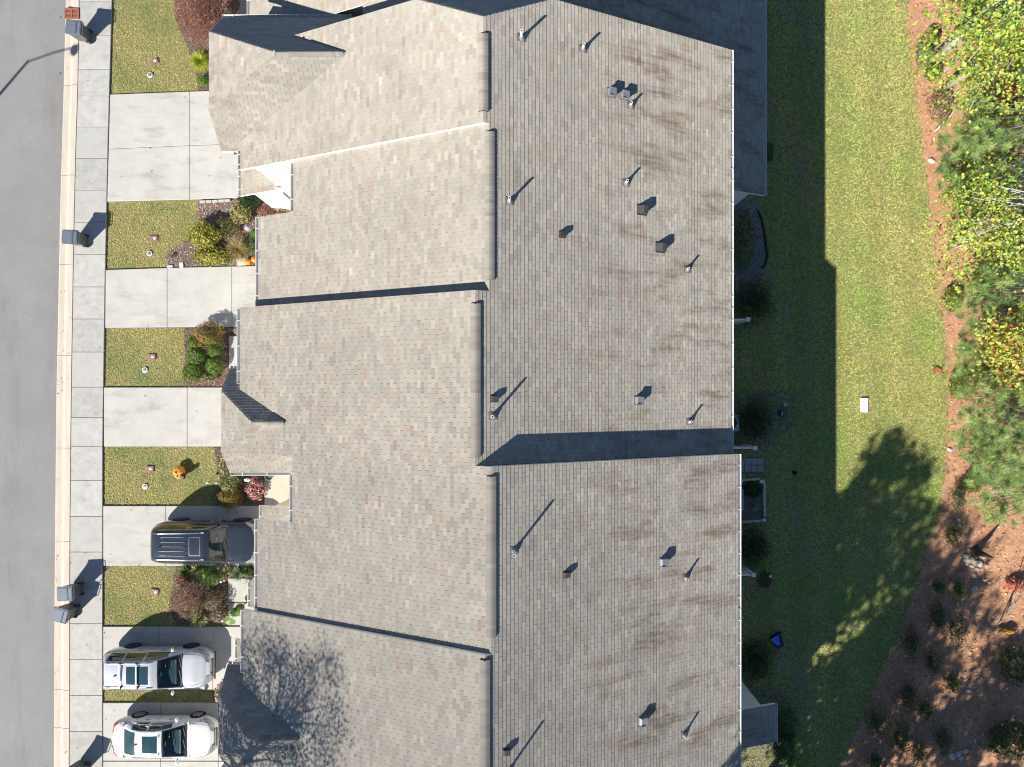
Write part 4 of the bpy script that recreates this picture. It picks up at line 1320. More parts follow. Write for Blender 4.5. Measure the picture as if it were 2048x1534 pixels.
for x, y, r, h, pal, lb in ((1848, 105, (.45, .75), .8, [(.18, .24, .13, 3), (.10, .16, .05, 2), (.28, .30, .10, 1)], 'grey green weedy shrub at the lawn edge up top'), (1862, 78, (.35, .5), .7, YEL[:3] + GREEN[:1], 'yellow grassy shrub beside the leaning trunk'), (1866, 145, (.4, .4), .5, GREEN, 'low green weeds below the weedy shrub'), (1880, 215, (.6, .9), .6, BROWN + [(.4, .25, .18, 2)], 'dry twiggy brush beside the bare branch'), (1905, 600, (.5, .6), .6, YEL + GREEN, 'yellow green sapling at the shady bank'), (2032, 1170, (.5, .35), .5, [(.55, .16, .10, 3), (.6, .32, .25, 2)], 'coral red leafed seedling near the stones'), (2015, 1262, (.4, .12), .4, [(.6, .4, .08, 3), (.6, .28, .08, 1)], 'golden leafed twig at the wood edge'), (2020, 1480, (1.2, 1.0), 1.1, DARKG + [(.14, .2, .05, 2)], 'shaded ivy thicket in the lower right corner'), (2030, 1330, (.8, 1.0), 1.0, DARKG + [(.14, .2, .05, 1.5)], 'dark undergrowth at the right edge'), (1945, 965, (.5, .5), .5, GREEN + YEL[:2], 'bright green seedlings below the lowest pine'), (1915, 770, (.45, .7), .6, GREEN + YEL[:2], 'light green brush at the lawn edge')):
    bush('wild_shrub', lb, x, y, r, h, int(1100 * max(1, r[0] * r[1] * 2)), pal, .10, base=GB)

# ================================================================== TREES
MAPLE = [(.36, .45, .06, 3), (.28, .40, .055, 3.4), (.46, .47, .07, 2), (.19, .30, .05, 2.6), (.55, .42, .05, .5), (.50, .24, .05, .25)]
ORANGEY = [(.46, .43, .07, 3), (.36, .40, .06, 3), (.55, .30, .05, 1), (.22, .27, .05, 1.5), (.5, .1, .05, .25)]
REDL = [(.45, .06, .05, 3), (.55, .22, .2, 1.5), (.25, .05, .04, 2), (.12, .11, .05, 2)]
PINE = [(.20, .31, .085, 3), (.28, .39, .12, 3), (.12, .20, .06, 2), (.37, .44, .15, 1.4), (.42, .32, .13, .4)]
def decid(name, label, base, h, crown_c, crown_r, n, pal, leaf=.12, tr=.14, nc=60, bark='palebark', top_off=(0, 0), group='trees at the wood edge', zlo=None):
    t = thing(name, label, 'tree', base, 0, group)
    bx, by, bz = base
    top = Vector((bx + top_off[0], by + top_off[1], bz + h))
    b0 = Vector(base)
    pts = [b0 + (top - b0) * f + Vector((.12 * math.sin(f * 5 + bx), .12 * math.cos(f * 4 + by), 0)) * (f > 0) for f in np.linspace(0, 1, 8)]
    pts[0] = b0
    tb = MB().tube(pts, [tr * (1.35 if i == 0 else 1 - .8 * i / 7) for i in range(8)], 10)
    d = rng.normal(size=(nc, 3)); d /= np.linalg.norm(d, axis=1)[:, None]
    cc = np.array(crown_c) + d * (rng.random((nc, 1)) ** .45) * np.array(crown_r)
    tb.build('trunk', M[bark], t, smooth=True)
    br = MB()
    for k in range(0, nc, 2):
        f = min(max((cc[k, 2] - bz - .8) / h, .12), .95)
        s = b0 + (top - b0) * f
        e = Vector(cc[k]); m_ = (s + e) * .5 + Vector((0, 0, .25))
        br.tube([s, m_, e], [tr * .28, tr * .18, .008], 5)
    br.build('branch', M[bark], t, smooth=True)
    per = n // nc
    P = np.repeat(cc, per, 0) + rng.normal(size=(per * nc, 3)) * np.array([.42, .42, .28])
    nr = rng.normal(size=P.shape) * .6 + np.array([0, 0, 1.0])
    link('crown', leaf_mesh('crown', P, nr, leaf, pal, M['leaf'], aspect=.8, shade=.22, bend=.12, jit=.38), t)
    return t
def pine(name, label, base, h, crown_c, crown_r, nt_, per=46, tr=.13, group='trees at the wood edge', needle=.26):
    t = thing(name, label, 'tree', base, 0, group)
    b0 = Vector(base); top = b0 + Vector((0, 0, h))
    MB().tube([b0, b0 + Vector((.05, .03, h * .5)), top], [tr * 1.2, tr * .7, .02], 10).build('trunk', M['bark'], t, smooth=True)
    d = rng.normal(size=(nt_, 3)); d /= np.linalg.norm(d, axis=1)[:, None]
    cc = np.array(crown_c) + d * (rng.random((nt_, 1)) ** .4) * np.array(crown_r)
    br = MB()
    for k in range(0, nt_, 3):
        f = min(max((cc[k, 2] - base[2] - .3) / h, .1), .97)
        br.tube([b0 + (top - b0) * f, Vector(cc[k])], [.03, .008], 5)
    br.build('branch', M['bark'], t)
    N = nt_ * per
    P = np.repeat(cc, per, 0) + rng.normal(size=(N, 3)) * .05
    dd = rng.normal(size=(N, 3)); dd[:, 2] = np.abs(dd[:, 2]) * .8 + .15
    tint = np.repeat(pick(PINE, nt_), per, 0)
    link('crown', blade_mesh('crown', P, dd, needle, .016, None, M['needle'], lambda q: tint, droop=.25, shade=.16), t)
    return t
gz = GB
def cz(px, py, z): return G(px, py, z)
decid('maple_tree', 'tall yellow green maple with the thick grey trunk at the top right', G(1882, 108, gz), 15, cz(2000, 55, 6.5), (3.0, 3.4, 2.6), 5200, MAPLE, tr=.24, nc=90)
decid('maple_tree', 'thin trunked yellow maple just below the thick grey trunk', G(1890, 176, gz), 12, cz(2020, 130, 5.5), (2.4, 2.2, 2.2), 2600, MAPLE, tr=.13, nc=60)
decid('maple_tree', 'pale trunked yellow green maple leaning over the middle of the bank', G(1902, 492, gz), 12, cz(1990, 450, 4.5), (2.3, 2.5, 2.0), 3200, MAPLE, tr=.17, nc=70, top_off=(.5, .8))
decid('maple_tree', 'slim sapling trunk with sparse lime leaves beside the pale trunk', G(1897, 500, gz), 8, cz(1960, 540, 2.5), (2.0, 1.2, 1.5), 700, MAPLE, tr=.06, nc=26, leaf=.14)
decid('red_tree', 'small red leafed tree behind the upper pine', G(2030, 260, gz), 6, cz(2040, 215, 3.0), (.9, 1.2, 1.0), 1500, REDL, tr=.07, nc=26, leaf=.11)
decid('maple_tree', 'golden orange tree between the two lower pines', G(2040, 720, gz), 8, cz(2030, 700, 5.0), (1.3, 1.7, 1.3), 2300, ORANGEY, tr=.1, nc=40, leaf=.13)
decid('maple_tree', 'lime green tree overlapping the upper pine', G(2000, 395, gz), 7, cz(1985, 335, 3.2), (1.4, 1.7, 1.0), 1400, MAPLE, tr=.12, nc=34, leaf=.13)
pine('pine_tree', 'feathery young pine near the top right', G(1960, 320, gz), 7, cz(1960, 290, 4.0), (1.7, 2.4, 1.6), 210)
pine('pine_tree', 'feathery pine low on the bank beside the lime tree', G(1930, 360, gz), 5, cz(1925, 355, 2.2), (1.0, 2.0, .9), 110)
pine('pine_tree', 'shaded pine above the golden orange tree', G(2010, 620, gz), 8, cz(1995, 600, 4.0), (1.6, 2.0, 1.6), 150)
pine('pine_tree', 'pale pine left of the golden orange tree', G(1960, 740, gz), 6, cz(1958, 720, 3.0), (1.0, 2.0, 1.3), 140)
pine('pine_tree', 'big bushy pine below the golden orange tree', G(1990, 880, gz), 8, cz(1995, 860, 4.2), (1.8, 2.6, 1.8), 270)
pine('pine_tree', 'low pine spreading over the sunny lower bank', G(2010, 960, gz), 5, cz(2005, 955, 2.6), (1.6, 2.2, 1.1), 170)
# woods floor beyond the frame edge and trees whose shadows cross the lawn and the roof
def conifer(label, x, y, h, r, z0=GB):
    t = thing('conifer_tree', label, 'tree', (x, y, z0), 0, 'tall trees south of the row')
    MB().tube([(x, y, z0), (x, y, z0 + h)], [.28, .02], 10).build('trunk', M['bark'], t, smooth=True)
    n = 9000
    f = rng.random(n) ** .8
    z = z0 + h * (.16 + .84 * f)
    rad = r * (1 - f) ** .8 * (.55 + .45 * np.sin(f * 40) ** 2) * rng.random(n) ** .5 + .08
    a = rng.random(n) * 6.283
    P = np.column_stack([x + rad * np.cos(a), y + rad * np.sin(a), z])
    link('crown', leaf_mesh('crown', P, rng.normal(size=P.shape) + np.array([0, 0, .6]), .26, DARKG, M['leaf'], aspect=.6), t)
def broad(label, x, y, h, r, z0=GB, n=11000, zc=.66, leaf=.24):
    decid('oak_tree', label, (x, y, z0), h * .92, (x, y, z0 + h * zc), (r, r, h * (1 - zc)), n, DARKG + GREEN[:2], leaf=leaf, tr=.26, nc=90, bark='bark', group='tall trees south of the row')
broad('tall rounded tree south of the row, nearest the houses', 2.8, -25.2, 21.6, 3.8, n=14000)
broad('rounded tree close beside the tallest one', 6.4, -27.2, 19.0, 2.8, n=8000)
conifer('pointed conifer rising from the rounded trees', 1.0, -24.4, 20.0, 1.7)
broad('rounded tree at the south west end of the group', -3.0, -31.8, 18.5, 3.4)
broad('tree on the bank south of the shrubs', 8.4, -27.6, 17.0, 2.8, n=8000)
broad('tree behind the ivy thicket', 12.8, -30.4, 18.5, 3.0, n=8000)
broad('tree farthest along the bank', 18.2, -32.0, 18.0, 3.0, n=8000)
conifer('conifer on the wood side of the bank', 21.5, -27.5, 13.0, 2.4)
decid('street_tree', 'leafy street tree beyond the lower left corner', (-15.2, -19.9, 0), 17, (-14.4, -18.6, 13.0), (3.1, 3.0, 4.0), 24000, GREEN, leaf=.075, tr=.2, nc=80, bark='bark', group='trees along the street')
for i, (x, y, h) in enumerate(((-41.5, 24, 11), (-43, 13, 13), (-42, 3, 12), (-43.5, -7, 12.5), (-42, -16, 11), (-43, -27, 13))):  # unseen row, added so car glass reflects foliage instead of bare horizon
    t_ = decid('street_tree', ('first', 'second', 'third', 'fourth', 'fifth', 'sixth')[i] + ' unseen tree added across the street for reflections, counted from the north', (x, y, 0), h * .9, (x, y, h * .58), (3.6, 3.9, h * .42), 2600, GREEN, leaf=.42, tr=.2, nc=50, bark='bark', group='unseen trees added across the street')
# ================================================================== VEHICLES
def paint(name, col, metallic=0.0, rough=.25):
    m = mat(name, col, rough, .02, 2, metallic=metallic, coat=1.0)
    return m
M['tyre'] = mat('tyre', (.012, .012, .013), .8, .1, 20)
M['rim'] = mat('alloy', (.55, .56, .58), .25, .05, 9, metallic=.9)
M['rimdark'] = mat('dark_alloy', (.10, .10, .11), .3, .05, 9, metallic=.8)
M['carglass'] = mat('car_glass', (.018, .045, .055), .03, .0, 2, coat=1.0)
def clear_glass():
    m, t, p = nt('windscreen_glass')
    N, L = t.nodes, t.links
    tr = N.new('ShaderNodeBsdfTransparent'); tr.inputs['Color'].default_value = (.42, .60, .62, 1)
    gl = N.new('ShaderNodeBsdfGlossy'); gl.inputs['Roughness'].default_value = .02
    fr = N.new('ShaderNodeFresnel'); fr.inputs['IOR'].default_value = 1.6
    ad = N.new('ShaderNodeMath'); ad.operation = 'ADD'; ad.inputs[1].default_value = .03
    L.new(fr.outputs[0], ad.inputs[0])
    ms = N.new('ShaderNodeMixShader'); L.new(ad.outputs[0], ms.inputs['Fac']); L.new(tr.outputs[0], ms.inputs[1]); L.new(gl.outputs[0], ms.inputs[2])
    L.new(ms.outputs[0], N['Material Output'].inputs['Surface'])
    return m
M['clear'] = clear_glass()
M['rearglass'] = mat('rear_glass', (.02, .05, .06), .28, .15, 4, spec=.25)
M['cabin'] = mat('cabin_trim', (.022, .025, .028), .7, .2, 9)
M['seat'] = mat('seat_cloth', (.10, .105, .11), .8, .2, 9)
M['dash'] = mat('dash_plastic', (.05, .055, .058), .6, .2, 9)
M['sideglass'] = mat('side_glass', (.03, .03, .022), .03, .0, 2, coat=1.0)
M['red'] = mat('tail_lamp', (.45, .01, .015), .15, .05, 9, coat=1.0)
M['amber'] = mat('amber_lens', (.55, .18, .02), .2, .05, 9, coat=1.0)
M['lens'] = mat('head_lamp', (.22, .23, .25), .08, .05, 9, coat=1.0)
M['chrome'] = mat('chrome', (.75, .76, .78), .12, .02, 9, metallic=1.0)
M['blacktrim'] = mat('black_trim', (.02, .02, .022), .45, .05, 9)

def smooth_interp(xs, ctrl, k=5):
    X = np.array([c[0] for c in ctrl]); Y = np.array([c[1] for c in ctrl])
    y = np.interp(xs, X, Y)
    d = (xs[-1] - xs[0]) / len(xs)
    acc = np.zeros_like(y); w = 0
    for j in range(-k, k + 1):
        ww = math.exp(-(j / (k * .55)) ** 2)
        acc += ww * np.interp(np.clip(xs + j * .02, X[0], X[-1]), X, Y); w += ww
    return acc / w

def car(name, label, loc, L, W, roofz, deck, zr_c, wt_c, xf, xr, body_m, rim_m, wheel_r=.35, wb=2.85, wx=0.0,
        sunroof=None, rear_glass=True, panes=(), rails=False, ribs=False, cat='car', rims=7, shield=None):
    t = thing(name, label, cat, loc)
    hx = L / 2
    xs = np.linspace(-hx, hx, 57)
    s = np.abs(xs) / hx
    endw = np.where(xs > 0, .36, .26)
    w = W / 2 * (1 - np.clip((s - .66) / .34, 0, 1) ** 2.6 * endw)
    zt = smooth_interp(xs, [(a * hx, b) for a, b in deck], 3)
    zb = .24 + .10 * np.clip((s - .8) / .2, 0, 1) ** 2
    sec = [(0, 1, 0), (.50, 1, -.004), (.78, 1, -.025), (.92, 1, -.085), (.982, 1, -.20)]
    b = MB(); rows = []
    for i, x in enumerate(xs):
        half = [(k * w[i], zt[i] + dz) for k, _, dz in sec]
        zsh = zt[i] - .20
        half += [(w[i], zb[i] + (zsh - zb[i]) * .62), (w[i] * 1.0, zb[i] + (zsh - zb[i]) * .36), (w[i] * .975, zb[i] + (zsh - zb[i]) * .12), (w[i] * .90, zb[i]), (0, zb[i])]
        ring = [(x, y, z) for y, z in half] + [(x, -y, z) for y, z in half[-2:0:-1]]
        rows.append(ring)
    n = len(rows[0])
    fs = [(i * n + k, (i + 1) * n + k, (i + 1) * n + (k + 1) % n, i * n + (k + 1) % n) for i in range(len(rows) - 1) for k in range(n)]
    fs += [tuple(range(n)), tuple(range((len(rows) - 1) * n + n - 1, (len(rows) - 1) * n - 1, -1))]
    b.add([p for r in rows for p in r], fs)
    body = b.build('body', body_m, t, False, smooth=True)
    # greenhouse surface functions
    gx = np.linspace(xr, xf, 45)
    zr = smooth_interp(gx, zr_c, 4); wt = smooth_interp(gx, wt_c, 4)
    beltw = np.interp(gx, xs, w) * .935
    beltz = np.interp(gx, xs, zt) - .06
    zr = np.maximum(zr, beltz + .03)
    wt = np.minimum(wt, beltw)
    cr = .045
    fz = lambda x: np.interp(x, gx, zr); fw = lambda x: np.interp(x, gx, wt); fbw = lambda x: np.interp(x, gx, beltw); fbz = lambda x: np.interp(x, gx, beltz)
    def top(x, q): return (x, q * fw(x), fz(x) - cr * q * q * min(1, (fz(x) - fbz(x)) * 3))
    def side(sg):
        def f(x, q):
            a = top(x, 1.0); ww = a[1] + (fbw(x) - a[1]) * q
            bul = .035 * math.sin(math.pi * q)
            return (x, sg * (ww + bul), a[2] + (fbz(x) - a[2]) * q)
        return f
    def is_open(i, k):
        xm_ = .5 * (gx[i] + gx[i + 1])
        if not 6 <= k <= 12: return False
        return shield[0] + .05 < xm_ < shield[1] - .11
    g = MB(); rows = []
    for x in gx:
        ring = [side(1)(x, q) for q in (1, .75, .5, .25, .1)] + [top(x, q) for q in (1, .93, .8, .5, .2, -.2, -.5, -.8, -.93, -1)] + [side(-1)(x, q) for q in (.1, .25, .5, .75, 1)]
        rows.append(ring)
    n = len(rows[0])
    g.add([p for r in rows for p in r], [(i * n + k, i * n + k + 1, (i + 1) * n + k + 1, (i + 1) * n + k) for i in range(len(rows) - 1) for k in range(n - 1) if not is_open(i, k)] + [tuple(range(n)), tuple(range(len(rows) * n - 1, len(rows) * n - n - 1, -1))])
    cabin = g.build('cabin', body_m, t, False, smooth=True)
    def patch(name, fn, u0, u1, v0, v1, m, parent, nu=10, nv=8, off=.007, warp=None):
        P = np.array([[fn(*( (u0 + (u1 - u0) * i / nu, v0 + (v1 - v0) * j / nv) if warp is None else warp(i / nu, j / nv))) for j in range(nv + 1)] for i in range(nu + 1)])
        du = np.gradient(P, axis=0); dv = np.gradient(P, axis=1)
        N_ = np.cross(du, dv); N_ /= np.linalg.norm(N_, axis=2)[..., None] + 1e-9
        cen = np.array([P[..., 0].mean(), 0, .6])
        sg = np.sign(((P - cen) * N_).sum(2)).mean()
        P = P + N_ * off * (1 if sg > 0 else -1)
        q = MB().add(P.reshape(-1, 3).tolist(), [(i * (nv + 1) + j, i * (nv + 1) + j + 1, (i + 1) * (nv + 1) + j + 1, (i + 1) * (nv + 1) + j) for i in range(nu) for j in range(nv)])
        return q.build(name, m, parent, False, smooth=True)
    ws0, ws1 = shield
    for e in ((ws0 + .01, ws0 + .055, -.985, .985), (ws1 - .13, ws1 + .03, -.985, .985), (ws0 + .02, ws1 + .02, .90, .985), (ws0 + .02, ws1 + .02, -.985, -.90)):
        patch('windscreen_surround', top, *e, M['blacktrim'], cabin, off=.006)
    # what shows through the glass
    zd = float(np.interp(ws1 - .6, xs, zt))
    inn = MB()
    for x_ in np.linspace(xr + .12, ws1 + .02, 9):
        pass
    gxx = np.linspace(xr + .10, ws1 - .02, 14)
    inn.add([(x_, sg_ * float(fbw(x_)) * .93, float(np.interp(x_, xs, zt)) + .012) for x_ in gxx for sg_ in (-1, 0, 1)], [(3 * i + k, 3 * i + 3 + k, 3 * i + 4 + k, 3 * i + 1 + k) for i in range(13) for k in range(2)])
    inn.build('cabin_floor', M['cabin'], cabin, False)
    ds = MB(); ds.box(ws1 - .38, 0, zd + .05, .34, W * .70, .10, top=.85); ds.box(ws1 - .52, .0, zd + .07, .10, .34, .10); ds.box(ws1 - .60, .36, zd + .09, .05, .30, .05)
    ds.build('dashboard', M['dash'], cabin, False)
    for sg_ in (-1, 1):
        st_ = MB(); st_.box(ws0 - .10, sg_ * .37, zd + .16, .16, .46, .32, top=.75); st_.box(ws0 - .12, sg_ * .37, zd + .36, .09, .24, .12, top=.8)
        st_.build('seat', M['seat'], cabin, False)
        if rear_glass and rear_glass[1] - rear_glass[0] > .3:
            MB().box(rear_glass[1] + .05, sg_ * .35, zd + .12, .14, .5, .24, top=.8).build('seat', M['seat'], cabin, False)
    sw = MB(); sw.tube([(ws0 + .28 + .06 * math.cos(a_), .37 + .17 * math.sin(a_) * 1.0, zd + .16 + .15 * math.cos(a_)) for a_ in np.linspace(0, 6.283, 17)], .014, 6)
    sw.build('steering_wheel', M['blacktrim'], cabin, False)
    rv = top(ws0 + .16, 0); MB().box(rv[0], 0, rv[2] - .07, .05, .22, .07).build('rear_view_mirror', M['blacktrim'], cabin, False)
    wsg = patch('windscreen', top, ws0 + .04, ws1 - .10, -.93, .93, M['clear'], cabin, off=.010)
    for k in (-.45, .3):
        p0, p1 = top(ws1 - .05, k), top(ws1 - .13, k + .55)
        MB().tube([(p0[0], p0[1], p0[2] + .03), (p1[0], p1[1], p1[2] + .035)], .009, 6).build('wiper', M['blacktrim'], t, False)
    if rear_glass:
        patch('rear_window', top, rear_glass[0], rear_glass[1], -.90, .90, M['rearglass'], cabin, off=.008)
    for sg in (1, -1):
        for a, c in panes:
            patch('side_window', side(sg), a, c, .10, .80, M['sideglass'], cabin, off=.010, nu=12)
        patch('window_trim', side(sg), panes[0][0] - .05, panes[-1][1] + .06, .83, .89, M['chrome'], cabin, off=.012, nu=16, nv=2)
    if sunroof:
        patch('sunroof', top, sunroof[0], sunroof[1], -sunroof[2], sunroof[2], M['carglass'] if not ribs else body_m, cabin, off=.008)
        if ribs:
            for e in ((sunroof[0], sunroof[0] + .025, -sunroof[2], sunroof[2]), (sunroof[1] - .025, sunroof[1], -sunroof[2], sunroof[2]), (sunroof[0], sunroof[1], -sunroof[2], -sunroof[2] + .04), (sunroof[0], sunroof[1], sunroof[2] - .04, sunroof[2])):
                patch('sunroof_seal', top, *e, M['rim'], cabin, off=.012)
    # wheels
    for ex in (-1, 1):
        for sg in (-1, 1):
            cx = ex * wb / 2 + wx; wy = float(np.interp(cx, xs, w))
            cy = sg * (wy - .082)
            wh = MB().lathe([(wheel_r * .66, -.10), (wheel_r * .97, -.105), (wheel_r, -.06), (wheel_r, .06), (wheel_r * .97, .105), (wheel_r * .66, .10)], 28, (cx, cy, wheel_r), 'y').build('wheel', M['tyre'], t, False, smooth=False)
            rm = MB().lathe([(wheel_r * .70, -.108), (wheel_r * .70, .108), (wheel_r * .62, .112), (wheel_r * .62, -.112)], 24, (cx, cy, wheel_r), 'y')
            for k in range(rims):
                a = 2 * math.pi * k / rims + .3
                ca, sa = math.cos(a), math.sin(a)
                r0, r1 = .05, wheel_r * .64
                q = []
                for r, ww in ((r0, .032), (r1, .045), (r1, -.045), (r0, -.032)):
                    q.append((cx + r * ca - ww * sa, cy + sg * .102, wheel_r + r * sa + ww * ca))
                rm.extrude(q, (0, sg * .014, 0))
            rm.lathe([(.07, sg * .10), (.07, sg * .122)], 12, (cx, cy, wheel_r), 'y')
            rm.build('rim', rim_m, wh, False)
            MB().lathe([(wheel_r * .64, sg * .101), (wheel_r * .64, sg * .1015)], 20, (cx, cy, wheel_r), 'y').build('hub_back', M['dark'], wh, False)
            MB().lathe([(wheel_r * 1.09, sg * (wy - .02)), (wheel_r * 1.09, sg * (wy + .006))], 28, (cx, 0, wheel_r + .015), 'y').build('wheel_arch', M['dark'], body, False)
    # mirrors, handles, lamps
    mx = ws1 - .42
    for sg in (-1, 1):
        my = float(fbw(mx)) + .06
        mz = float(fbz(mx)) + .12
        mm = MB().ball((mx, sg * (my + .08), mz), (.085, .125, .075), 12, 8)
        mo = mm.build('mirror', body_m, t, False, smooth=True)
        MB().tube([(mx + .02, sg * (my - .16), mz - .07), (mx, sg * my, mz - .02)], .022, 6).build('mirror_arm', M['blacktrim'], mo, False)
        for hx_ in (-.75, .35):
            hy = float(np.interp(hx_, xs, w)) * 1.0
            hz = float(np.interp(hx_, xs, zt)) - .17
            MB().box(hx_, sg * (hy * .985 + .012), hz, .20, .03, .028).build('door_handle', M['chrome'] if ribs else body_m, t, False)
    def bodyfn(sg, z0, z1):
        def f(x, q):
            i = float(np.interp(x, xs, np.arange(len(xs)))); wv = float(np.interp(x, xs, w)); ztv = float(np.interp(x, xs, zt))
            z = z0 + (z1 - z0) * q
            d = ztv - z
            kk = np.interp(d, [0, .004, .025, .085, .20, .5], [.45, .62, .80, .925, .985, 1.0])
            return (x, sg * wv * kk, z)
        return f
    zt_r = float(np.interp(-hx + .22, xs, zt)); zt_f = float(np.interp(hx - .30, xs, zt))
    for sg in (-1, 1):
        patch('tail_lamp', bodyfn(sg, zt_r - .34, zt_r - .03), -hx + .015, -hx + .30, 0, 1, M['red'], body, off=.012, nu=6, nv=6)
        patch('head_lamp', bodyfn(sg, zt_f - .17, zt_f - .012), hx - .62, hx - .10, 0, 1, M['lens'], body, off=.012, nu=8, nv=6)
        if not ribs: patch('marker_lamp', bodyfn(sg, zt_f - .03, zt_f + .03), hx - .76, hx - .64, 0, 1, M['amber'], body, off=.012, nu=4, nv=4)
    MB().box(hx - .02, 0, .62, .06, W * .46, .16, top=1).build('grille', M['blacktrim'], body, False)
    MB().box(hx + .0, 0, .36, .05, W * .7, .08).build('front_bumper', M['blacktrim'], body, False)
    MB().box(-hx - .0, 0, .40, .06, W * .66, .12).build('rear_bumper', M['blacktrim'], body, False)
    MB().box(-hx - .012, 0, .72, .02, .32, .12).build('number_plate', M['trim'], body, False)
    # body side seams
    for sg in (-1, 1):
        for sx in (-1.25, -.25, .78):
            ywd = float(np.interp(sx, xs, w)) * 1.003
            MB().box(sx, sg * ywd, .66, .012, .006, .42).build('door_seam', M['dark'], body, False)
    for sg in (-1, 1):
        pts = []
        for x_ in np.linspace(ws1 - .05, hx - .22, 12):
            f_ = (x_ - ws1) / (hx - ws1)
            kk_ = .80 - .16 * max(0, f_) ** 2
            pts.append((x_, sg * kk_ * float(np.interp(x_, xs, w)), float(np.interp(x_, xs, zt)) - .026 + .10 * max(0, .80 - kk_)))
        MB().tube(pts, .006, 5).build('bonnet_seam', M['blacktrim'], body, False)
    # shark fin antenna
    fx = xr + .95 if not ribs else xr + .75
    q = top(fx, 0)
    MB().extrude([(q[0] - .10, -.012, q[2]), (q[0] + .08, -.012, q[2]), (q[0] - .06, -.012, q[2] + .07)], (0, .024, 0)).build('antenna', M['blacktrim'], cabin, False)
    if rails:
        for sg in (-1, 1):
            pts = [top(x, sg * .90) for x in np.linspace(rails[0], rails[1], 8)]
            MB().tube([(p[0], p[1], p[2] + (.02 if i in (0, 7) else .055)) for i, p in enumerate(pts)], .022, 8).build('roof_rail', body_m, cabin, False, smooth=True)
        for x in rails[2:]:
            a, c = top(x, .90), top(x, -.90)
            cb = MB().box(x, 0, a[2] + .10, .07, a[1] * 2.05, .035).build('cross_bar', M['rim'], cabin, False)
            for q in (a, c):
                MB().box(x, q[1], q[2] + .07, .11, .09, .07, top=.8).build('bar_foot', M['blacktrim'], cb, False)
    if ribs:
        for k in range(5):
            q = -.62 + k * .31
            pts = [top(x, q) for x in np.linspace(ribs[0], ribs[1], 10)]
            MB().tube([(p[0], p[1], p[2] + .004) for p in pts], .016, 6).build('roof_rib', body_m, cabin, False, smooth=True)
        for sg in (-1, 1):
            pts = [top(x, sg * .88) for x in np.linspace(xr + .35, ribs[1] + .7, 10)]
            MB().tube([(p[0], p[1], p[2] + .02) for p in pts], .030, 8).build('roof_rail', M['chrome'], cabin, False, smooth=True)
    return t

silver = paint('pearl_silver_paint', (.47, .485, .52), .25)
white = paint('white_paint', (.58, .585, .59), 0.0)
slate = paint('dark_slate_paint', (.050, .058, .070), .55, .2)
# silver wagon with roof bars
x0, x1 = G(212, 0, .7)[0], G(428, 0, .55)[0]
L = x1 - x0
car('estate_car', 'silver white wagon with two roof bars and a sunroof', ((x0 + x1) / 2, G(0, 1284)[1] - .96, .085), L, 1.88, 1.66,
    [(-1, .78), (-.975, .98), (-.9, 1.04), (-.3, 1.06), (.30, 1.07), (.46, 1.05), (.70, .99), (.88, .88), (.96, .76), (1, .60)],
    [(-2.46, .98), (-2.30, 1.30), (-2.10, 1.60), (-1.75, 1.66), (-.6, 1.69), (.10, 1.66), (.45, 1.52), (1.22, 1.06), (1.34, 1.0)],
    [(-2.46, .62), (-2.2, .60), (-1.6, .615), (-.2, .635), (.3, .66), (.8, .74), (1.3, .80)], 1.34, -2.46, silver, M['rimdark'], .35, 2.80, .02,
    sunroof=(-1.02, -.02, .66), rear_glass=(-2.36, -2.14), panes=((-2.0, -1.30), (-1.22, -.32), (-.24, .72)), rails=(-2.1, .15, -1.30, -.52), shield=(.34, 1.30), rims=10)
# white saloon
x0, x1 = G(228, 0, .75)[0], G(437, 0, .5)[0]
L = x1 - x0
car('saloon_car', 'white saloon with dark sunroof at the bottom left', ((x0 + x1) / 2, G(0, 1421)[1] - .94, .085), L, 1.86, 1.45,
    [(-1, .70), (-.97, .92), (-.85, .99), (-.62, 1.0), (-.3, .99), (.30, .99), (.46, .97), (.70, .90), (.88, .79), (.96, .68), (1, .54)],
    [(-1.95, .97), (-1.80, 1.02), (-1.30, 1.32), (-.95, 1.41), (-.30, 1.455), (.05, 1.43), (.35, 1.33), (1.12, .98), (1.25, .93)],
    [(-1.95, .66), (-1.3, .60), (-.8, .58), (-.1, .60), (.4, .65), (.9, .74), (1.25, .80)], 1.25, -1.95, white, M['rim'], .33, 2.80, .02,
    sunroof=(-.72, -.02, .66), rear_glass=(-1.74, -1.10), panes=((-1.30, -.55), (-.47, .55)), shield=(.16, 1.16), rims=10)
# dark sport utility vehicle
x0 = G(308, 0, .9)[0]
L = 5.05
car('sport_utility_vehicle', 'dark slate sport utility vehicle with ribbed roof parked at a garage', (x0 + L / 2, G(0, 1034)[1] - 1.04, .085), L, 2.02, 1.80,
    [(-1, .85), (-.985, 1.05), (-.93, 1.16), (-.3, 1.18), (.34, 1.18), (.50, 1.16), (.72, 1.10), (.90, 1.02), (.97, .90), (1, .70)],
    [(-2.46, 1.12), (-2.36, 1.45), (-2.22, 1.72), (-1.95, 1.80), (-.6, 1.83), (.20, 1.79), (.48, 1.68), (1.08, 1.17), (1.2, 1.10)],
    [(-2.46, .68), (-2.2, .66), (-1.5, .68), (.1, .70), (.5, .72), (.9, .80), (1.2, .86)], 1.2, -2.46, slate, M['rimdark'], .39, 2.97, .05,
    sunroof=(-.42, .10, .62), rear_glass=(-2.42, -2.26), panes=((-2.05, -1.30), (-1.22, -.25), (-.17, .70)), ribs=(-1.85, -.45), shield=(.40, 1.14), rims=5)

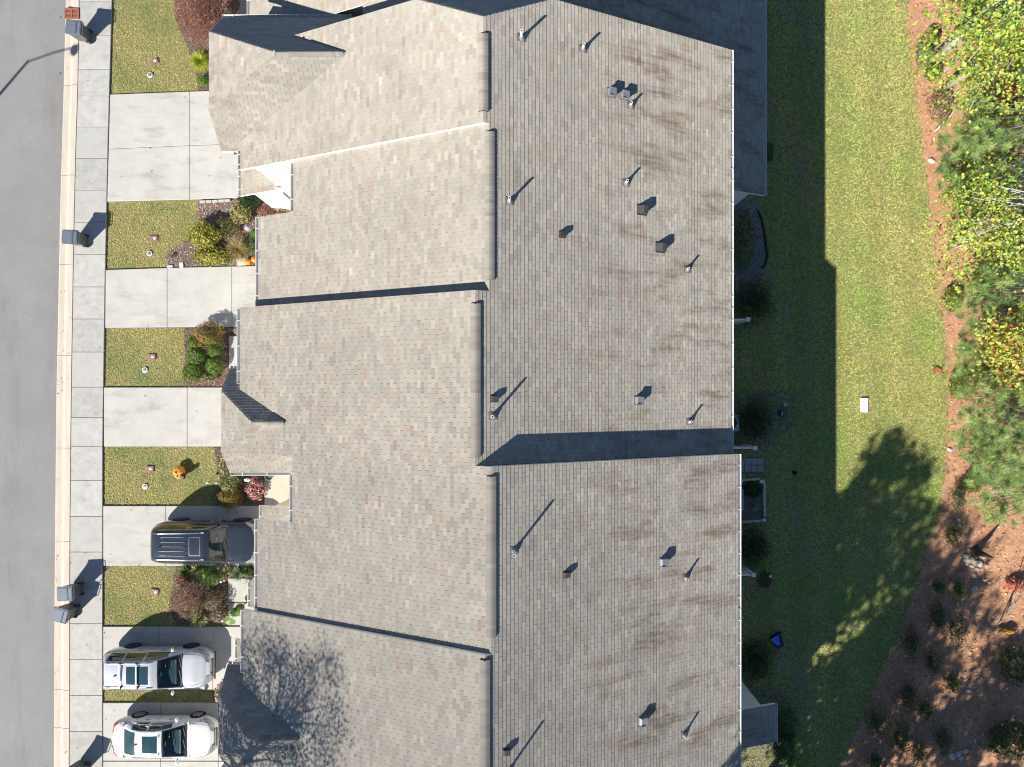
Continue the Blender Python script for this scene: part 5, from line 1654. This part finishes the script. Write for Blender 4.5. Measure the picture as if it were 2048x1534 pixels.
# ================================================================== WHEELED BINS
BIN = mat('bin_plastic', (.105, .125, .165), .42, .10, 5)
BINB = mat('bin_body_plastic', (.095, .095, .10), .5, .10, 5)
def make_bin(label, x, y, rz):
    t = thing('wheeled_bin', label, 'bin', (x, y, .1), rz, 'wheeled bins on the kerb')
    b = MB()
    b.box(0, 0, .50, .50, .46, .88, top=1.28, topy=1.26)
    b.box(0, 0, .92, .67, .61, .05)
    b.build('body', BINB, t, False)
    lid = MB()
    # lid in two steps, front panel higher than the hinge panel
    lid.box(-.10, 0, .985, .50, .64, .05, top=.94)
    lid.box(.25, 0, .978, .20, .64, .045, top=.9)
    lid.box(-.10, 0, 1.013, .40, .52, .012)
    lid.box(.25, 0, 1.004, .12, .52, .012)
    for s in (-1, 1): lid.box(0, s * .325, .975, .70, .025, .05)
    lid.box(-.36, 0, .975, .03, .60, .05)
    l = lid.build('lid', BIN, t, False)
    hb = MB().tube([(.36, -.27, .95), (.43, -.26, .98), (.43, .26, .98), (.36, .27, .95)], .018, 8).build('handle', BINB, t, False)
    for s in (-1, 1):
        w = MB().lathe([(.05, -.03), (.13, -.03), (.135, 0), (.13, .03), (.05, .03)], 18, (.24, s * .27, .135), 'y').build('wheel', M['tyre'], t, False)
        MB().lathe([(.07, -.034), (.07, .034)], 12, (.24, s * .27, .135), 'y').build('hub', BIN, w, False)
    MB().tube([(.24, -.25, .135), (.24, .25, .135)], .015, 6).build('axle', M['darkmetal'], t, False)
    return t
for px, py, rz, lb in ((148, 55, -.10, 'grey wheeled bin beside the rusty storm drain'), (141, 474, -.04, 'lone grey wheeled bin by the second driveway'), (131, 1187, .05, 'upper grey bin of the pair at the kerb'), (121, 1230, -.26, 'lower twisted grey bin of the pair at the kerb'), (142, 1552, -.35, 'grey bin at the bottom edge, mostly only its shadow showing')):
    q = G(px, py, 1.05)
    make_bin(lb, q[0], q[1], rz)

# ================================================================== STREET LAMP (its shadow falls on the road)
M['lamp'] = mat('lamp_paint', (.05, .05, .055), .5, .1, 6)
hl = 8.0
e = G(58, 121); k = hl / math.tan(SUN_EL)
ex_, ey_ = e[0] - k * DX, e[1] - k * DY
t = thing('street_lamp', 'dark street lamp across the road whose shadow reaches the sidewalk', 'lamp', (ex_, ey_, 0))
MB().tube([(ex_, ey_, 0), (ex_, ey_, hl)], [.10, .06], 12).build('pole', M['lamp'], t, smooth=True)
MB().lathe([(.2, 0), (.2, .1), (.12, .4), (.1, .45)], 14, (ex_, ey_, 0)).build('base', M['lamp'], t)
q = G(158, 92); ax, ay = ex_ + (q[0] - e[0]), ey_ + (q[1] - e[1])
MB().tube([(ex_, ey_, hl - .05), ((ex_ + ax) / 2, (ey_ + ay) / 2, hl + .05), (ax, ay, hl)], .035, 8).build('arm', M['lamp'], t, smooth=True)
hd = MB().lathe([(.05, .22), (.10, .16), (.22, .02), (.24, -.05), (.2, -.12), (.0, -.16)], 18, (ax, ay, hl - .12)).build('lamp_head', M['lamp'], t, smooth=True)
MB().lathe([(.18, -.11), (.1, -.2), (0, -.22)], 14, (ax, ay, hl - .12)).build('lens', M['trim'], hd)

# ================================================================== SMALL THINGS IN FRONT
M['meter'] = mat('meter_lid_plastic', (.21, .115, .09), .7, .2, 10)
M['white'] = mat('white_plastic', (.72, .72, .70), .45, .06, 8)
def meter(px, py, lb, rz=0):
    q = G(px, py, .05)
    t = thing('meter_lid', lb, 'utility lid', (q[0], q[1], .03), rz)
    MB().box(0, 0, .02, .40, .27, .05, top=.96).build('lid', M['meter'], t, False)
    MB().lathe([(.055, .045), (.055, .055), (.0, .056)], 12, (.06, 0, 0)).build('reader', M['white'], t, False)
def cleanout(px, py, lb):
    q = G(px, py, .05)
    t = thing('cleanout_cap', lb, 'pipe cap', (q[0], q[1], .02))
    MB().lathe([(.13, 0), (.13, .05), (.10, .06), (.10, .045), (0, .045)], 18).build('ring', M['white'], t, False)
    MB().lathe([(.095, .04), (.095, .055), (.04, .06), (.04, .08), (0, .08)], 14).build('plug', M['galv'], t, False)
for x, y, lb, r in ((308, 123, 'brown meter lid in the lawn by the russet maple', .4), (307, 477, 'brown meter lid in the lawn by the yellow shrubs', .05), (303, 714, 'brown meter lid in the lawn by the boxwoods', .0), (299, 938, 'brown meter lid in the lawn with the pumpkin', 0), (309, 1184, 'brown meter lid in the lawn by the pair of bins', -.15)):
    meter(x, y, lb, r)
for x, y, lb in ((300, 150, 'white round pipe cap in the lawn by the russet maple'), (299, 507, 'white round pipe cap in the lawn by the yellow shrubs'), (290, 740, 'white round pipe cap in the lawn by the boxwoods'), (290, 973, 'white round pipe cap in the lawn with the pumpkin')):
    cleanout(x, y, lb)
M['pumpkin'] = mat('pumpkin_skin', (.62, .19, .015), .5, .12, 6)
def pumpkin(name, lb, px, py, r, z=.03):
    q = G(px, py, z + r * .6)
    t = thing(name, lb, 'pumpkin', (q[0], q[1], z))
    MB().ball((0, 0, r * .72), (r, r, r * .78), 36, 14, fn=lambda th, ph: 1 - .06 * abs(math.sin(th * 4.5))).build('flesh', M['pumpkin'], t, False, smooth=True)
    MB().tube([(0, 0, r * 1.35), (r * .08, 0, r * 1.65), (r * .3, .02, r * 1.8)], [r * .14, r * .09, r * .07], 7).build('stalk', M['twig'], t, False, smooth=True)
pumpkin('pumpkin', 'orange pumpkin left of its neighbour on the stepping stone', 496, 524, .17, .05)
pumpkin('pumpkin', 'orange pumpkin half under the gutter', 509, 519, .17, .05)
pumpkin('pumpkin', 'orange pumpkin at the very top beside the black porch', 458, -3, .16, .03)
M['stone'] = mat('stone', (.46, .44, .40), .85, .2, 6, bump=.3, bscale=20)
for x, y, w_, h_, lb in ((483, 524, .45, .35, 'square stepping stone beside the pumpkins'), (487, 439, .30, .38, 'pale tan stone in front of the path lamp'), (340, 533, .3, .12, 'small grey edging stone at the bed point'), (363, 531, .2, .3, 'small white stone at the driveway edge')):
    q = G(x, y, .04)
    o = MB().box(0, 0, .03, w_, h_, .06, .1, top=.93).build('stepping_stone', M['stone']); o.location = (q[0], q[1], .02)
    tag(o, lb, 'stone')
t = thing('brick_edging', 'short row of grey edging bricks beside the top driveway', 'edging', (*G2(430, 401), .02))
for k in range(5):
    a = G(405 + k * 12.5, 403.5 - k * .6, .08)
    MB().box(a[0], a[1], .07, .28, .11, .10, .05, top=.95).build('brick', M['concrete'], t)
# path lamp with a conical hat
q = G(495, 454, 1.0)
t = thing('path_lamp', 'grey conical path lamp standing in the front bed', 'lamp', (q[0], q[1], 0))
M['lampgrey'] = mat('lamp_grey', (.20, .20, .205), .5, .1, 8)
MB().tube([(0, 0, 0), (0, 0, .95)], .02, 8).build('post', M['lampgrey'], t, False)
MB().lathe([(.20, .92), (.20, .94), (.10, 1.02), (.015, 1.09), (.0, 1.10)], 24).build('hat', M['lampgrey'], t, False, smooth=True)
# orange pumpkin ring with a black cat, blow-up lawn decoration
q = G(360, 945, .25)
t = thing('inflatable_decoration', 'orange pumpkin lawn decoration with a black cat on it', 'decoration', (q[0], q[1], .02))
t.scale = (.85, .85, .72)
FAB = mat('orange_nylon', (.70, .24, .03), .45, .1, 6); BFAB = mat('black_nylon', (.02, .02, .023), .3, .1, 6)
MB().ball((-.05, .02, .30), (.36, .40, .34), 40, 16, fn=lambda th, ph: 1 - .10 * abs(math.sin(th * 4))).build('pumpkin_body', FAB, t, False, smooth=True)
MB().lathe([(.10, .60), (.05, .66), (.0, .67)], 10, (-.10, .04, 0)).build('stalk', BFAB, t, False)
cat_ = MB()
cat_.ball((.22, -.18, .42), (.17, .15, .20), 16, 10)
cat_.ball((.34, -.20, .62), (.13, .14, .12), 14, 10)
for s in (-1, 1):
    cat_.lathe([(.05, 0), (.0, .12)], 8, (.34 + .03, -.20 + s * .08, .70))
cat_.tube([(.10, -.10, .45), (-.05, -.20, .62), (-.12, -.10, .72)], [.04, .035, .02], 8)
cb = cat_.build('cat_body', BFAB, t, False, smooth=True)
for s in (-1, 1): MB().ball((.45, -.20 + s * .05, .65), .02, 8, 6).build('eye', M['white'], cb, False)
for x, y, s, lb in ((415, 965, .06, 'pale glass ball light on the shaded lawn edge'), (434, 966, .05, 'pinkish glass ball light beside the variegated shrub'), (440, 965, .04, 'small bluish glass ball light beside the pinkish one'), (443, 1163, .06, 'white ball light above the front path bed'), (449, 1161, .04, 'small white ball light beside the bigger one'), (422, 1203, .09, 'big white ball light in the grey brown shrub'), (446, 1241, .06, 'white ball light at the lower end of the bed')):
    q = G(x, y, .35)
    t = thing('ball_light', lb, 'garden light', (q[0], q[1], 0))
    MB().tube([(0, 0, 0), (0, 0, .35)], .008, 6).build('stake', M['darkmetal'], t, False)
    MB().ball((0, 0, .35 + s * .8), s, 12, 8).build('globe', M['white'], t, False, smooth=True)
# white garden heron and pot by the porch
q = G(494, 960, .5)
t = thing('garden_statue', 'white heron statue with bent neck by the pink flowers', 'statue', (q[0], q[1], 0))
MB().ball((0, 0, .48), (.16, .09, .09), 14, 8).build('bird_body', M['white'], t, False, smooth=True)
MB().tube([(.12, 0, .5), (.20, .02, .66), (.12, .04, .80), (.22, .05, .86)], [.045, .03, .025, .03], 8).build('neck', M['white'], t, False, smooth=True)
MB().tube([(.22, .05, .86), (.36, .07, .83)], [.02, .004], 6).build('beak', M['amber'], t, False)
for s in (-1, 1): MB().tube([(0, s * .03, 0), (.02, s * .03, .42)], .009, 6).build('leg', M['darkmetal'], t, False)
q = G(539, 952, .3)
t = thing('flower_pot', 'teal glazed pot on the porch under the wing gutter', 'pot', (q[0], q[1], .1))
TEAL = mat('teal_glaze', (.05, .16, .18), .2, .1, 6, coat=.6)
MB().lathe([(.12, 0), (.19, .30), (.21, .34), (.17, .34), (.16, .26), (0, .26)], 20).build('pot', TEAL, t, False, smooth=False)
MB().lathe([(.155, .265), (0, .27)], 16).build('soil', M['mulch'], t, False)

# ================================================================== THINGS BEHIND THE HOUSES
GBz = GB
# cooling unit
q = G(1462, 846, GB + .8)
t = thing('cooling_unit', 'pale square cooling unit half hidden by the gutter', 'air conditioner', (q[0], q[1], GB))
ACM = mat('ac_paint', (.33, .40, .42), .5, .06, 5)
MB().box(0, 0, .40, .80, .80, .80).build('cabinet', ACM, t, False)
MB().lathe([(.30, .80), (.30, .815), (.27, .82), (.26, .805)], 28).build('fan_ring', M['blackplastic'], t, False)
MB().lathe([(.255, .803), (.0, .806)], 28).build('fan_well', M['dark'], t, False)
MB().lathe([(.10, .81), (.08, .84), (0, .845)], 18).build('fan_hub', ACM, t, False)
MB().box(0, 0, .0, .95, .95, .06).build('pad', M['concrete'], t, False)
for px, py, lb in ((1471, 700, 'pale cooling unit peeking out beside the evergreen bush'),):
    pass
# privacy screens with capped posts
def screen(py, lb, px1, s):
    q = G(px1, py, GB + 1.85)
    t = thing('privacy_screen', lb, 'screen', (q[0], q[1], GB))
    L_ = q[0] - 8.55
    for k in range(8):
        MB().box(-L_ / 2 - .06, 0, .22 + k * .205, L_ - .1, .03, .195).build('board', M['cream'] if s else M['trim'], t, False)
    MB().box(-L_ / 2 - .06, 0, 1.83, L_ - .1, .075, .05).build('top_rail', M['trim'], t, False)
    MB().box(0, 0, .93, .12, .12, 1.86).build('post', M['trim'], t, False)
    MB().box(0, 0, 1.89, .21, .21, .05, top=.8).build('post_cap', M['trim'], t, False)
screen(639, 'white patio screen by the dark evergreen near the gravel', 1496, 0)
screen(896, 'white patio screen just above the grey pavers', 1510, 1)
screen(1150, 'white patio screen below the rounded bush', 1507, 1)
# pavers
PAV = [mat('paver_%d' % i, (.27 * k, .275 * k, .28 * k), .85, .1, 4, fine=.06, fscale=30) for i, k in enumerate((1, .9, 1.1))]
a = G2(1478, 916, GB); t = tag(MB().box(0, 0, .012, 1.75, .85, .012).build('paver_patio', M['soil']), kind='structure')
c0 = G(1498, 930, GB); t.location = (c0[0], c0[1], GB)
for j in range(2):
    for i in range(5):
        p = G(1470 + i * 12.7 + random.uniform(-.4, .4), 923 + j * 14.2 + random.uniform(-.4, .4), GB + .05)
        MB().box(p[0], p[1], GB + .04, .305, .335, .05, random.uniform(-.03, .03), top=.97).build('paver', PAV[(i * 3 + j) % 3], t)
# stone edged bed with globes
t = thing('stone_edged_bed', 'rectangular planting bed edged with pale stones', 'flower bed', (*G2(1504, 1000, GB), GB))
bp = ccw(pxpoly([(1470, 961), (1524, 959), (1527, 1040), (1470, 1044)], GB))
MB().prism(bp, GB, GB + .04).build('soil', M['soil'], t)
edge = [(1480 + i * 9, 960 - i * .5) for i in range(5)] + [(1527, 963)] + [(1528.5 - .8 * math.sin(i * .7), 972 + i * 9.5) for i in range(7)] + [(1527 - i * 9.2, 1041 + i * .6) for i in range(6)]
for i, (x, y) in enumerate(edge):
    p = G(x, y, GB + .08)
    vert = 5 <= i <= 12
    MB().box(p[0], p[1], GB + .09, .12 if vert else .24, .25 if vert else .12, .14, random.uniform(-.08, .08), top=.88).build('stone', M['stone'], t)
for i, (x, y) in enumerate(((1481, 963, ), (1522, 963), (1527, 1040))):
    p = G(x, y, GB + .25)
    MB().tube([(p[0], p[1], GB), (p[0], p[1], GB + .22)], .012, 6).build('globe_stake', M['darkmetal'], t)
    MB().ball((p[0], p[1], GB + .28), .085, 14, 10).build('globe', M['white'], t, smooth=True)
bush('ground_cover', 'green ground cover inside the stone edged bed', 1503, 980, (.5, .42), .25, 900, [(.05, .11, .025, 3), (.08, .15, .03, 2), (.03, .06, .02, 1)], .08, base=GB)
spiky('spiky_plant', 'pale spiky plant in the middle of the stone edged bed', 1506, 1012, .45, .4, 80, [(.16, .24, .13, 2), (.3, .34, .22, 1)], .02, base=GB, cat='plant', droop=.3)
q = G(1481, 1000, GB + .45)
o = thing('bench', 'narrow grey bench against the house by the stone edged bed', 'bench', (q[0], q[1], GB))
for k in range(3): MB().box(-.11 + k * .11, 0, .44, .095, 1.1, .035).build('slat', mat('grey_timber_%d' % k, (.22, .25, .29), .7, .15, 6), o, False)
for s in (-1, 1): MB().box(0, s * .45, .21, .28, .05, .42).build('leg', M['darkmetal'], o, False)
# green utility box and the round cover beside it
q = G(1568, 827, GB + .25)
t = thing('utility_box', 'small dark green utility box standing in bare soil', 'utility box', (q[0], q[1], GB), .05)
GRN = mat('utility_green', (.015, .09, .085), .4, .1, 6)
MB().box(.07, 0, .16, .24, .34, .32, top=.86).build('cover', GRN, t, False)
MB().box(-.12, 0, .07, .18, .30, .14).build('base', M['blackplastic'], t, False)
MB().box(-.07, 0, .19, .05, .20, .10).build('label_plate', M['white'], t, False)
q = G(1571, 809, GB + .05)
o = MB().lathe([(.10, 0), (.10, .05), (.085, .06), (0, .062)], 20).build('cleanout_cap', M['stone']); o.location = (q[0], q[1], GB + .01)
tag(o, 'pale round cover beside the dark green utility box', 'pipe cap')
q = G(1588, 945, GB + .1)
t = thing('planter_pot', 'small black nursery pot left on the shaded lawn', 'pot', (q[0], q[1], GB))
MB().lathe([(.07, 0), (.10, .20), (.085, .20), (.07, .06), (0, .06)], 16).build('pot', M['dark'], t, False)
# white slab on the lawn
q = G(1728, 810, GB + .05)
t = thing('foam_board', 'white rectangular slab lying on the sunny back lawn', 'board', (q[0], q[1], GB + .02), -.02)
WS = mat('white_slab', (.78, .75, .71), .7, .12, 5)
MB().box(0, 0, .045, .36, .72, .07, top=.97).build('slab', WS, t, False)
MB().box(.02, -.365, .03, .34, .03, .05).build('broken_edge', M['stone'], t, False)
# blue bean bag board
q = G(1551, 1282, GB + .3)
t = thing('toss_game', 'bright blue wedge shaped toy on the shaded lawn', 'toy', (q[0], q[1], GB), .15)
BLU = mat('bright_blue_plastic', (.02, .16, .95), .4, .05, 5); NAVY = mat('navy_plastic', (.005, .012, .045), .5, .05, 5)
MB().extrude([(-.26, .16, .45), (.12, .34, .50), (.22, -.28, .22), (.10, -.30, .20)], (0, 0, -.05)).build('panel', BLU, t, False)
MB().extrude([(-.2, .12, .0), (.36, .36, 0), (.42, -.34, 0), (.12, -.50, 0)], (0, 0, .22)).build('base', NAVY, t, False)
sp = [( .02 + (.03 + .012 * i) * math.cos(i * .8), .12 + (.03 + .012 * i) * math.sin(i * .8), .475 + .03 * (math.sin(i * .8)) * .3) for i in range(9)]
MB().tube(sp, .012, 6).build('swirl', NAVY, t, False)
# solar flowers
for x, y, col, lb in ((1541, 1153, (.6, .45, .55), 'pale pink solar flower at the lawn edge'), (1540, 1176, (.45, .06, .08), 'red solar flower below the pink one'), (1521, 459, (.5, .02, .06), 'red solar flower in the gravel bed')):
    q = G(x, y, GB + .5)
    t = thing('solar_flower', lb, 'garden light', (q[0], q[1], GB))
    MB().tube([(-.25, .1, 0), (0, 0, .5)], .01, 6).build('stake', M['darkmetal'], t, False)
    fm = mat('petal_%d' % x, col, .5, .1, 8)
    pb = MB()
    for k in range(6):
        a = k * 1.047
        pb.ball((.05 * math.cos(a), .05 * math.sin(a), .5), (.04, .04, .012), 8, 5)
    pb.build('petals', fm, t, False, smooth=True)
    MB().ball((0, 0, .51), .025, 8, 6).build('centre', M['white'], t, False)
# stones on the bank
def rock(parent, c, r, m=None):
    ph = random.random() * 6
    b = MB().ball((0, 0, 0), r, 9, 6, fn=lambda th, p: 1 + .18 * math.sin(th * 2 + ph) + .12 * math.sin(th * 3 + 2 * ph + p * 3))
    b.v = [(c[0] + v[0], c[1] + v[1], c[2] + v[2]) for v in b.v]
    return b.build('stone', m or M['palestone'], parent)
M['palestone'] = mat('pale_stone', (.58, .47, .33), .85, .2, 5, bump=.4, bscale=14)
q = G(1945, 1118, GB)
t = thing('stone_pile', 'pale yellowish stones heaped below the dark shadow on the bank', 'stones', (q[0], q[1], GB))
for x, y, r in ((1932, 1112, .16), (1940, 1120, .24), (1950, 1125, .22), (1960, 1128, .2), (1972, 1130, .12), (1964, 1112, .17), (1945, 1132, .14), (1955, 1138, .12), (1948, 1152, .14), (1929, 1120, .1), (1936, 1127, .15)):
    rock(t, G(x, y, GB + .05), (r, r * .85, r * .6))
for i, (x, y, r, lb) in enumerate(((1948, 1178, .16, 'lone pale stone below the stone pile'), (1970, 1160, .08, 'tiny pale stone right of the pile'), (1978, 1165, .07, 'tiny stone farthest right of the pile'), (1863, 322, .14, 'pale tan stone on the upper pine straw'), (1904, 1512, .16, 'large grey white stone at the bottom of the bank'), (1916, 1508, .13, 'grey stone with the white one at the bottom'), (1922, 1516, .11, 'small grey stone at the bottom of the bank'), (1931, 1502, .12, 'pale stone farthest right at the bottom'), (1936, 1382, .12, 'white stone lying in the shaded bank'), (1899, 899, .10, 'white stone at the shady lawn corner'), (1917, 1040, .1, 'half buried stone by the bank shrubs'))):
    q = G(x, y, GB + .05)
    o = MB().ball((0, 0, 0), (r * 1.2, r, r * .7), 10, 7, fn=lambda th, p: 1 + .15 * math.sin(th * 2 + i) + .1 * math.sin(3 * th + p * 3)).build('bank_stone', M['palestone'] if i < 4 else M['stone'])
    o.location = (q[0], q[1], GB + .06); tag(o, lb, 'stone')
# pointed stump added behind the stones to cast the dark wedge shadow
q = G(1950, 1103, GB)
t = thing('shadow_stump', 'dark pointed stump added behind the pale stones to cast a wedge shadow', 'stump', (q[0], q[1], GB))
DK = mat('stump_wood', (.03, .026, .024), .8, .3, 9, bump=.5, bscale=20)
MB().lathe([(.30, 0), (.26, .15), (.17, .35), (.13, .6), (.12, .8), (.07, 1.1), (.01, 1.45)], 9).build('trunk', DK, t, False)
for k in range(5):
    a = k * 1.3
    MB().tube([(0, 0, .12), (.25 * math.cos(a), .25 * math.sin(a), .06), (.42 * math.cos(a), .42 * math.sin(a), .0)], [.08, .05, .02], 6).build('root', DK, t, False)
# pale fallen branch and bare branches
def branch(name, lb, pts, r, m='palebark'):
    P = [G(x, y, GB + z) for x, y, z in pts]
    t = thing(name, lb, 'branch', P[0])
    MB().tube(P, [r * (1 - .75 * i / (len(P) - 1)) for i in range(len(P))], 8).build('limb', M[m], t, smooth=True)
    for k in range(1, len(P) - 1):
        p = Vector(P[k])
        MB().tube([p, p + Vector((random.uniform(.1, .5), random.uniform(-.5, .5), random.uniform(.1, .5)))], [r * .3, .006], 6).build('twig', M[m], t)
branch('bare_branch', 'bare grey branch arching beside the dry brush', ((1870, 262, .1), (1895, 240, .5), (1907, 222, .8), (1905, 205, 1.0)), .05)
branch('fallen_log', 'pale broken log lying on the lower bank', ((1986, 980, .2), (2010, 984, .3), (2050, 990, .4)), .12)
branch('fallen_log', 'white log at the right edge under the lime tree', ((2018, 368, .6), (2035, 358, .8), (2060, 348, 1.0)), .16)
branch('bare_sapling', 'thin bare sapling leaning at the right edge of the bank', ((2015, 1225, .05), (2030, 1190, .9), (2048, 1160, 1.5)), .04, 'bark')
branch('bare_sapling', 'second thin bare stem lower at the right edge', ((1998, 1248, .05), (2030, 1210, 1.0), (2052, 1180, 1.6)), .035, 'bark')
# brown shadowless leaf pile on lawn
q = G(1871, 742, GB)
P = np.column_stack([q[0] + rng.normal(0, .13, 160), q[1] + rng.normal(0, .09, 160), GB + .07 + .05 * rng.random(160)])
o = link('leaf_pile', leaf_mesh('leaf_pile', P, rng.normal(size=P.shape) * .4 + [0, 0, 1], .10, [(.42, .20, .10, 2), (.34, .15, .07, 2), (.5, .28, .16, 1)], M['litter']))
tag(o, 'small pile of rusty leaves on the sunny lawn edge', 'leaves', kind='stuff')
